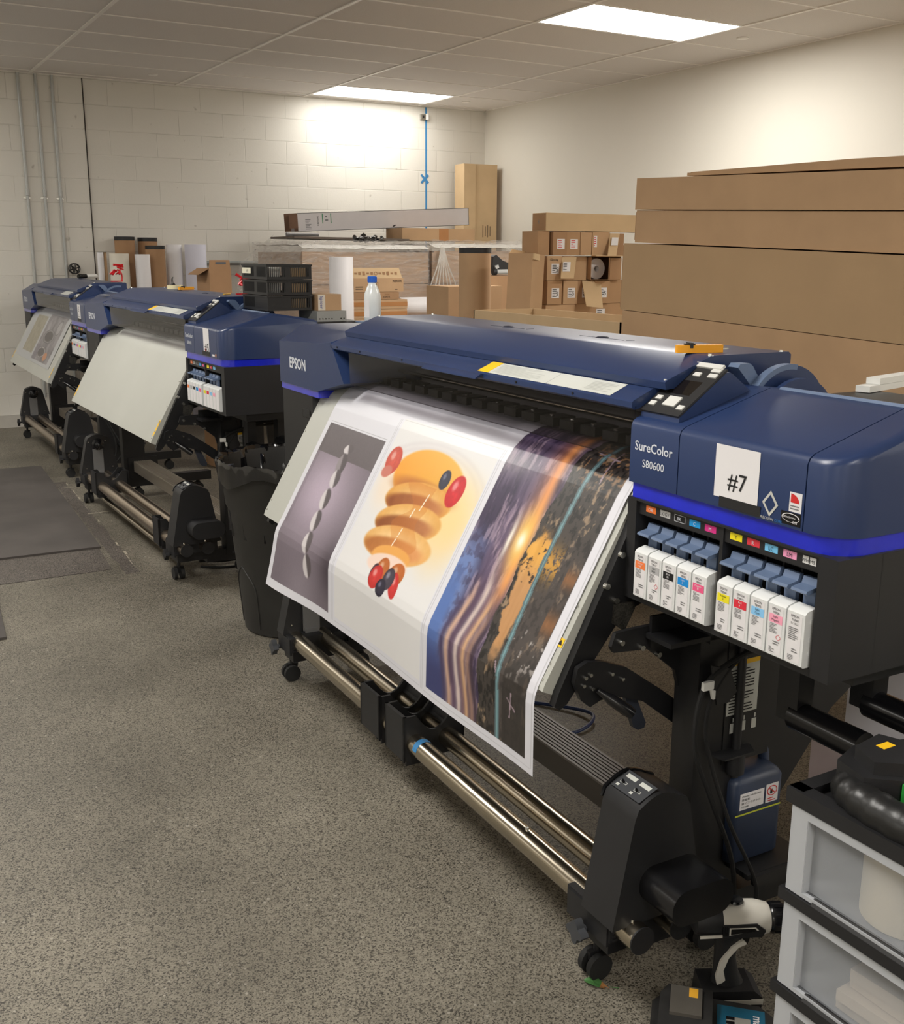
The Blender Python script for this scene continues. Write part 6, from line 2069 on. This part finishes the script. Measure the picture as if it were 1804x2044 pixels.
def wrapped(label, x0, x1, z1, seed, batten=None):
    t = thing('wrapped_crate', label, 'crate', (x0, 8.3, 0), 0, 'shrink-wrapped crates')
    X, Y = x1 - x0, 1.15
    b = MB(); b.box(0.03, X - 0.03, 0.03, Y - 0.03, 0.12, z1 - 0.085)
    for k in range(5):
        b.box(0.0, X, 0.012, 0.032, 0.16 + k * 0.27, 0.16 + k * 0.27 + 0.262)
    b.build('boards', PLY, t, bevel=0.004)
    b = MB(); b.box(0, X, 0, Y, 0.0, 0.12); b.build('pallet', WOOD, t, bevel=0.004)
    rg = random.Random(seed)
    b = MB()
    nx, ny = 22, 10
    G = [[(X * i / nx + rg.uniform(-0.01, 0.01), Y * j / ny - 0.02, z1 - 0.03 + rg.uniform(0, 0.010) - (0.030 if j == 0 else 0)) for j in range(ny + 1)] for i in range(nx + 1)]
    b.rings(G, cap=False, closed=False)
    b.build('top_sheet', mat('white packing sheet', (226, 224, 218), 0.5, var=0.05, vscale=12), t, smooth=60)
    b = MB()
    R = []
    per = [(-0.006 + (X + 0.012) * k / 26, -0.006) for k in range(26)] + [(X + 0.006, -0.006 + (Y + 0.012) * k / 12) for k in range(12)] + [(X + 0.006 - (X + 0.012) * k / 26, Y + 0.006) for k in range(26)] + [(-0.006, Y + 0.006 - (Y + 0.012) * k / 12) for k in range(12)]
    for z in np.linspace(0.10, z1 + 0.005, 16):
        sag_ = 0.006
        R.append([(x + rg.uniform(-sag_, sag_ * 0.3) * (1 if x > 0 else 1), y - rg.uniform(0, sag_), z + rg.uniform(-0.012, 0.012)) for x, y in per])
    b.rings(R, cap=False)
    b.build('stretch_wrap', WRAP, t, smooth=50)
    if batten:
        b = MB(); b.box(batten[0] - x0, batten[1] - x0, -0.07, -0.03, 1.176, 1.219); b.build('pine_batten', WOOD, t, bevel=0.002)
    return t


wrapped('shrink-wrapped wooden crate carrying the long white box', 3.44, 4.62, 1.585, 3)
wrapped('shrink-wrapped wooden crate nearer the room corner', 4.66, 5.72, 1.600, 5, (4.68, 4.84))
# loose wrap tented off the left end, hanging tail of wrap
b = MB()
A = [(3.66, 9.5, 1.66), (3.44, 9.1, 1.60), (3.44, 8.7, 1.60), (3.44, 8.3, 1.58)]
Bq = [(3.30, 9.45, 1.40), (3.32, 9.0, 1.40), (3.36, 8.6, 1.42), (3.41, 8.28, 1.45)]
Cq = [(3.24, 9.40, 1.10), (3.28, 9.0, 1.10), (3.33, 8.6, 1.10), (3.40, 8.27, 1.10)]
b.rings([A, Bq, Cq], cap=False, closed=False)
tag(b.build('loose_wrap', WRAP, None, smooth=60), 'loose clear wrap tented off the left end of the crates', 'plastic wrap')
b = MB()
for k in range(7):
    x = 4.62 + k * 0.028
    b.tube([(4.71 + k * 0.004, 8.24, 1.545), (x * 0.6 + 4.71 * 0.4, 8.20, 1.40), (x + (k - 3) * 0.014, 8.19, 1.22 - 0.03 * (k % 2)), (x + (k - 3) * 0.022, 8.20, 1.05)], 0.007, 6)
tag(b.build('wrap_tail', film('bunched stretch wrap', (236, 234, 228), 0.42, 0.15), None, smooth=60), 'bunched tail of clear wrap hanging down the crates', 'plastic wrap')
b = MB(); b.box(0, 1.1, 0, 0.55, 0, 0.018)
tag(b.build('dark_board', mat('dark faced board', (96, 84, 74), 0.6), None, bevel=0.002, loc=(3.50, 8.62, 1.612), rot=(0, 0.01, 0)), 'dark edged board under the left end of the long white box', 'board')
t = thing('long_carton', 'long white box tilted across the wrapped crates', 'cardboard box', (3.665, 8.92, 1.672), 0, None, rot=(0, -0.050, 0.0))
b = MB()
X, Y, Z = 1.742, 0.17, 0.158
b.box(0, X, 0, 0.004, 0, Z); b.box(0, X, Y - 0.004, Y, 0, Z); b.box(0, X, 0, Y, 0, 0.004); b.box(0, X, 0, Y, Z - 0.004, Z); b.box(X - 0.004, X, 0, Y, 0, Z)
b.build('box', mat('white coated carton', (206, 202, 204), 0.55, var=0.02), t, bevel=0.0015)
b = MB()
b.prism([(0, 0.0), (-0.07, 0.03), (-0.066, 0.034), (0.003, 0.004)], 'z', 0.03, Z - 0.002)
b.prism([(0, Y), (-0.05, Y + 0.02), (-0.05, Y + 0.016), (0.0, Y - 0.004)], 'z', 0.004, Z)
b.box(0.03, 0.034, 0.004, Y - 0.004, 0.004, Z - 0.004)
b.build('open_end_flaps', mat('raw brown card', (120, 92, 74), 0.85, var=0.1), t)
b = MB()
for x, c_ in ((0.235, 0), (0.315, 0)):
    b.patch((x, 0, 0.105), (1, 0, 0), FY, 0.008, 0.085, 0, 0.001)
seglist(b, (0.275, -0.0005, 0.105), (1, 0, 0), FY, 0.03, 0.06, 2, 1, 3)
b.text('CANVAS', (0.197, -0.0005, 0.085), (0, 0, 1), (-1, 0, 0), 0.022, mi=2)
seglist(b, (0.10, -0.0005, 0.06), (1, 0, 0), FY, 0.06, 0.09, 7, 1, 8)
b.patch((0.94, 0, 0.02), (1, 0, 0.4), (-0.4, 0, 1), 0.030, 0.012, 2, 0.0012)
b.build('box_print', [GREENP, INKG, INK], t, smooth=0, recalc=False)
for k in range(3):
    o = MB().lathe([(0.010, 0), (0.016, 0.002), (0.016, 0.03), (0.013, 0.034), (0.013, 0.30), (0.001, 0.30)], (0, 0, 0), (1, 0, 0), 16).build('roller_tube', [mat('grey plastic tube', (120, 118, 118), 0.35)], None, loc=(3.50 + 0.014 * k, 8.80 + 0.036 * k, 1.646 + 0.001 * k))
    tag(o, ('front', 'middle', 'rear')[k] + ' of three grey tubes poking out left of the long white box', 'tube', 'grey tubes under the white box')
t, X, Y, Z = carton('flat taped brown carton under the right end of the long white box', 4.56, 5.32, 8.68, 9.0, 1.606, 1.716, CARD)
b = MB(); b.box(X * 0.5, X * 0.63, -0.002, 0, 0, Z); b.build('packing_tape', TAPEB, t)
b = MB()
rg = random.Random(5)
for k in range(16):
    c = Vector((4.0 + 0.017 * k, 8.48 + rg.uniform(-0.05, 0.05), 1.605 + rg.uniform(0.0, 0.03)))
    q = 1.0 - abs(k - 6) / 14
    b.lathe([(0.004, -0.032 * q), (0.026 * q, -0.014), (0.032 * q, 0.004), (0.016 * q, 0.026 * q), (0.002, 0.034 * q)], c, (rg.uniform(-1, 1), rg.uniform(-1, 1), rg.uniform(-0.6, 1)), 8)
tag(b.build('plastic_bag', mat('glossy black bin bag', (16, 16, 18), 0.16), None, smooth=25), 'crumpled black plastic bag on the wrapped crates in front of the white box', 'plastic bag')
t = thing('tall_carton', 'tall tan carton standing in the room corner', 'cardboard box', (5.70, 9.52, 0), -0.06)
b = MB(); b.box(0, 0.385, 0, 0.19, 0, 2.372); b.build('box', CARDL, t, bevel=0.006)
b = MB(); b.box(0.0, 0.13, -0.014, -0.001, 0.01, 2.366); b.build('overlap_flap', CARDL, t, bevel=0.001)
b = MB()
for k in range(4):
    b.patch((0.225 + k * 0.028, 0, 1.72), (1, 0, 0), FY, 0.007, 0.12 - 0.02 * (k % 2), 0, 0.001)
b.build('box_print', mat('black ink on card', (62, 46, 34), 0.7), t, smooth=0)
o = MB().box(0, 0.03, 0, 0.20, 0, 2.30).build('shadow_strip', CARDD, None, bevel=0.003, loc=(6.112, 9.60, 0.0))  # dark strip put in for the sliver of shadow beside the carton
tag(o, 'narrow brown strip standing in for the sliver of shadow beside the tall tan carton', 'board')

# white foam boards on the floor past the printer end
t = thing('foam_board', 'tall white board box on the floor behind the drawer cart', 'board', (2.36, 1.50, 0), 0.25)
b = MB(); b.box(0, 0.05, -0.35, 0.28, 0, 0.50); b.build('board', mat('cool white board', (216, 214, 222), 0.55), t, bevel=0.003)
o = MB().box(0, 0.03, 0, 0.14, 0, 0.22).build('foam_offcut', mat('pinkish white foam', (206, 190, 192), 0.6), None, bevel=0.003, loc=(2.30, 1.72, 0), rot=(0, 0, 0.25))
tag(o, 'short pinkish white offcut standing beside the white board', 'board')

# ---------------------------------------------------------------- services on the block wall
COND = mat('galvanised conduit', (178, 180, 178), 0.38, metal=0.2, var=0.05)
for k, x in enumerate((1.604, 1.743, 1.870)):
    t = thing('conduit', ('leftmost', 'middle', 'rightmost')[k] + ' of three vertical conduits on the block wall', 'conduit', (x, YB - 0.026, 0), 0, 'conduits on the block wall')
    b = MB(); b.cyl((0, 0, 0.25), (0, 0, ZC - 0.006), 0.0125, 18); b.build('pipe', COND, t)
    b = MB(); b.lathe([(0.013, 0), (0.016, 0.002), (0.016, 0.052), (0.013, 0.054)], (0, 0, 1.95), n=18); b.cyl((0, -0.016, 1.965), (0, -0.021, 1.965), 0.004, 8); b.cyl((0, -0.016, 1.99), (0, -0.021, 1.99), 0.004, 8); b.build('coupling', COND, t)
    b = MB(); b.box(-0.035, 0.02, 0.008, 0.014, 1.926, 1.942); b.cyl((-0.025, 0.01, 1.934), (-0.025, 0.002, 1.934), 0.006, 8); b.build('strap', SCREW, t)
t = thing('conduit', 'horizontal grey pipe low on the block wall behind the cartons', 'conduit', (2.95, YB - 0.03, 1.400))
b = MB(); b.cyl((0, 0, 0), (2.3, 0, 0), 0.020, 18); b.build('pipe', mat('grey painted pipe', (142, 146, 144), 0.4), t)
b = MB()
for x in (0.3, 1.2, 2.0):
    b.box(x - 0.012, x + 0.012, -0.022, 0.03, -0.023, 0.023)
b.build('strap', COND, t)
t = thing('wire_spool', 'small black open spool hanging on the wall beside the conduits', 'spool', (1.925, YB - 0.085, 1.352))
b = MB()
for y in (-0.025, 0.025):
    P0 = [(0.042 * math.cos(2 * PI * k / 24), y, 0.042 * math.sin(2 * PI * k / 24)) for k in range(25)]
    b.tube(P0, 0.004, 6, 2)
    for k in range(3):
        a = PI * k / 3 + 0.3
        b.cyl((0.04 * math.cos(a), y, 0.04 * math.sin(a)), (-0.04 * math.cos(a), y, -0.04 * math.sin(a)), 0.0035, 6)
b.cyl((0, -0.03, 0), (0, 0.06, 0), 0.012, 14)
b.build('spool', BLACK, t)
BT = mat('blue masking tape', (40, 130, 226), 0.6, var=0.05)
t = thing('blue_tape_line', 'vertical blue tape line with a taped cross on the block wall', 'tape', (5.452, YB - 0.0005, 0))
b = MB(); b.box(-0.009, 0.010, -0.0015, -0.0002, 0.35, ZC - 0.012); b.build('tape_strip', BT, t)
b = MB()
for s in (-1, 1):
    b.patch((-0.015, -0.002, 2.232), (1, 0, s * 0.95), (-s * 0.95, 0, 1), 0.115, 0.022, 0, 0.0006 + 0.0004 * s, t=0.0006)
b.build('tape_cross', BT, t, smooth=0)
t = thing('wall_outlet', 'small metal box clipped to the wall at the top of the blue tape', 'outlet', (5.435, YB - 0.0025, 2.826))
b = MB(); b.box(-0.055, -0.005, -0.035, 0, -0.028, 0.022); b.build('box', SCREW, t, bevel=0.003)
b = MB(); b.cyl((0.018, -0.022, -0.028), (0.018, -0.022, 0.028), 0.022, 18); b.build('clip_ring', WHITE, t, bevel=0.002)
b = MB(); b.box(-0.04, -0.022, -0.0365, -0.034, -0.016, 0.010); b.build('socket', BLACK, t)
for k, (x, y, lab_) in enumerate(((5.635, 5.718, 'round sprinkler cover plate beside the largest ceiling panel light'), (2.595, 9.372, 'round sprinkler cover plate above the standing paper rolls'), (5.633, 9.373, 'round sprinkler cover plate near the room corner'))):
    b = MB(); b.lathe([(0.001, 0), (0.034, 0.0), (0.040, 0.004), (0.040, 0.009)], (x, y, ZC - 0.010), (0, 0, 1), 28)
    o = b.build('sprinkler_cover', TBAR if k else TBAR, None)
    tag(o, lab_, 'sprinkler cover', 'sprinkler covers in the ceiling')
# ---------------------------------------------------------------- camera, world, view
cam = bpy.data.cameras.new('camera')
co = bpy.data.objects.new('camera', cam)
COL.objects.link(co)
yaw, pit, rol = 0.5303, 0.2378, 0.0044
fw = Vector((math.sin(yaw) * math.cos(pit), math.cos(yaw) * math.cos(pit), -math.sin(pit)))
rt = Vector((math.cos(yaw), -math.sin(yaw), 0))
up = rt.cross(fw)
r2 = rt * math.cos(rol) + up * math.sin(rol)
u2 = up * math.cos(rol) - rt * math.sin(rol)
M = Matrix((r2, u2, -fw)).transposed().to_4x4()
M.translation = Vector((0, 0, 1.4757))
co.matrix_world = M
cam.sensor_fit = 'VERTICAL'
cam.sensor_height = 36.0
cam.lens = 36.0 * 2111.2 / 2044.0
cam.clip_start = 0.02
SC.camera = co
wd = bpy.data.worlds.new('World')
SC.world = wd
wd.use_nodes = True
wd.node_tree.nodes['Background'].inputs[0].default_value = (0.9, 0.95, 1, 1)
wd.node_tree.nodes['Background'].inputs[1].default_value = 0.0
SC.view_settings.view_transform = 'Standard'
SC.view_settings.look = 'None'
SC.view_settings.exposure = EXPOSURE
SC.view_settings.gamma = 1.0
SC.view_settings.use_curve_mapping = False
SC.cycles.use_denoising = True
SC.cycles.max_bounces = 10
SC.cycles.diffuse_bounces = 6
SC.cycles.glossy_bounces = 4
SC.cycles.transmission_bounces = 6
SC.cycles.transparent_max_bounces = 16
SC.cycles.sample_clamp_indirect = 6.0
bpy.context.view_layer.update()
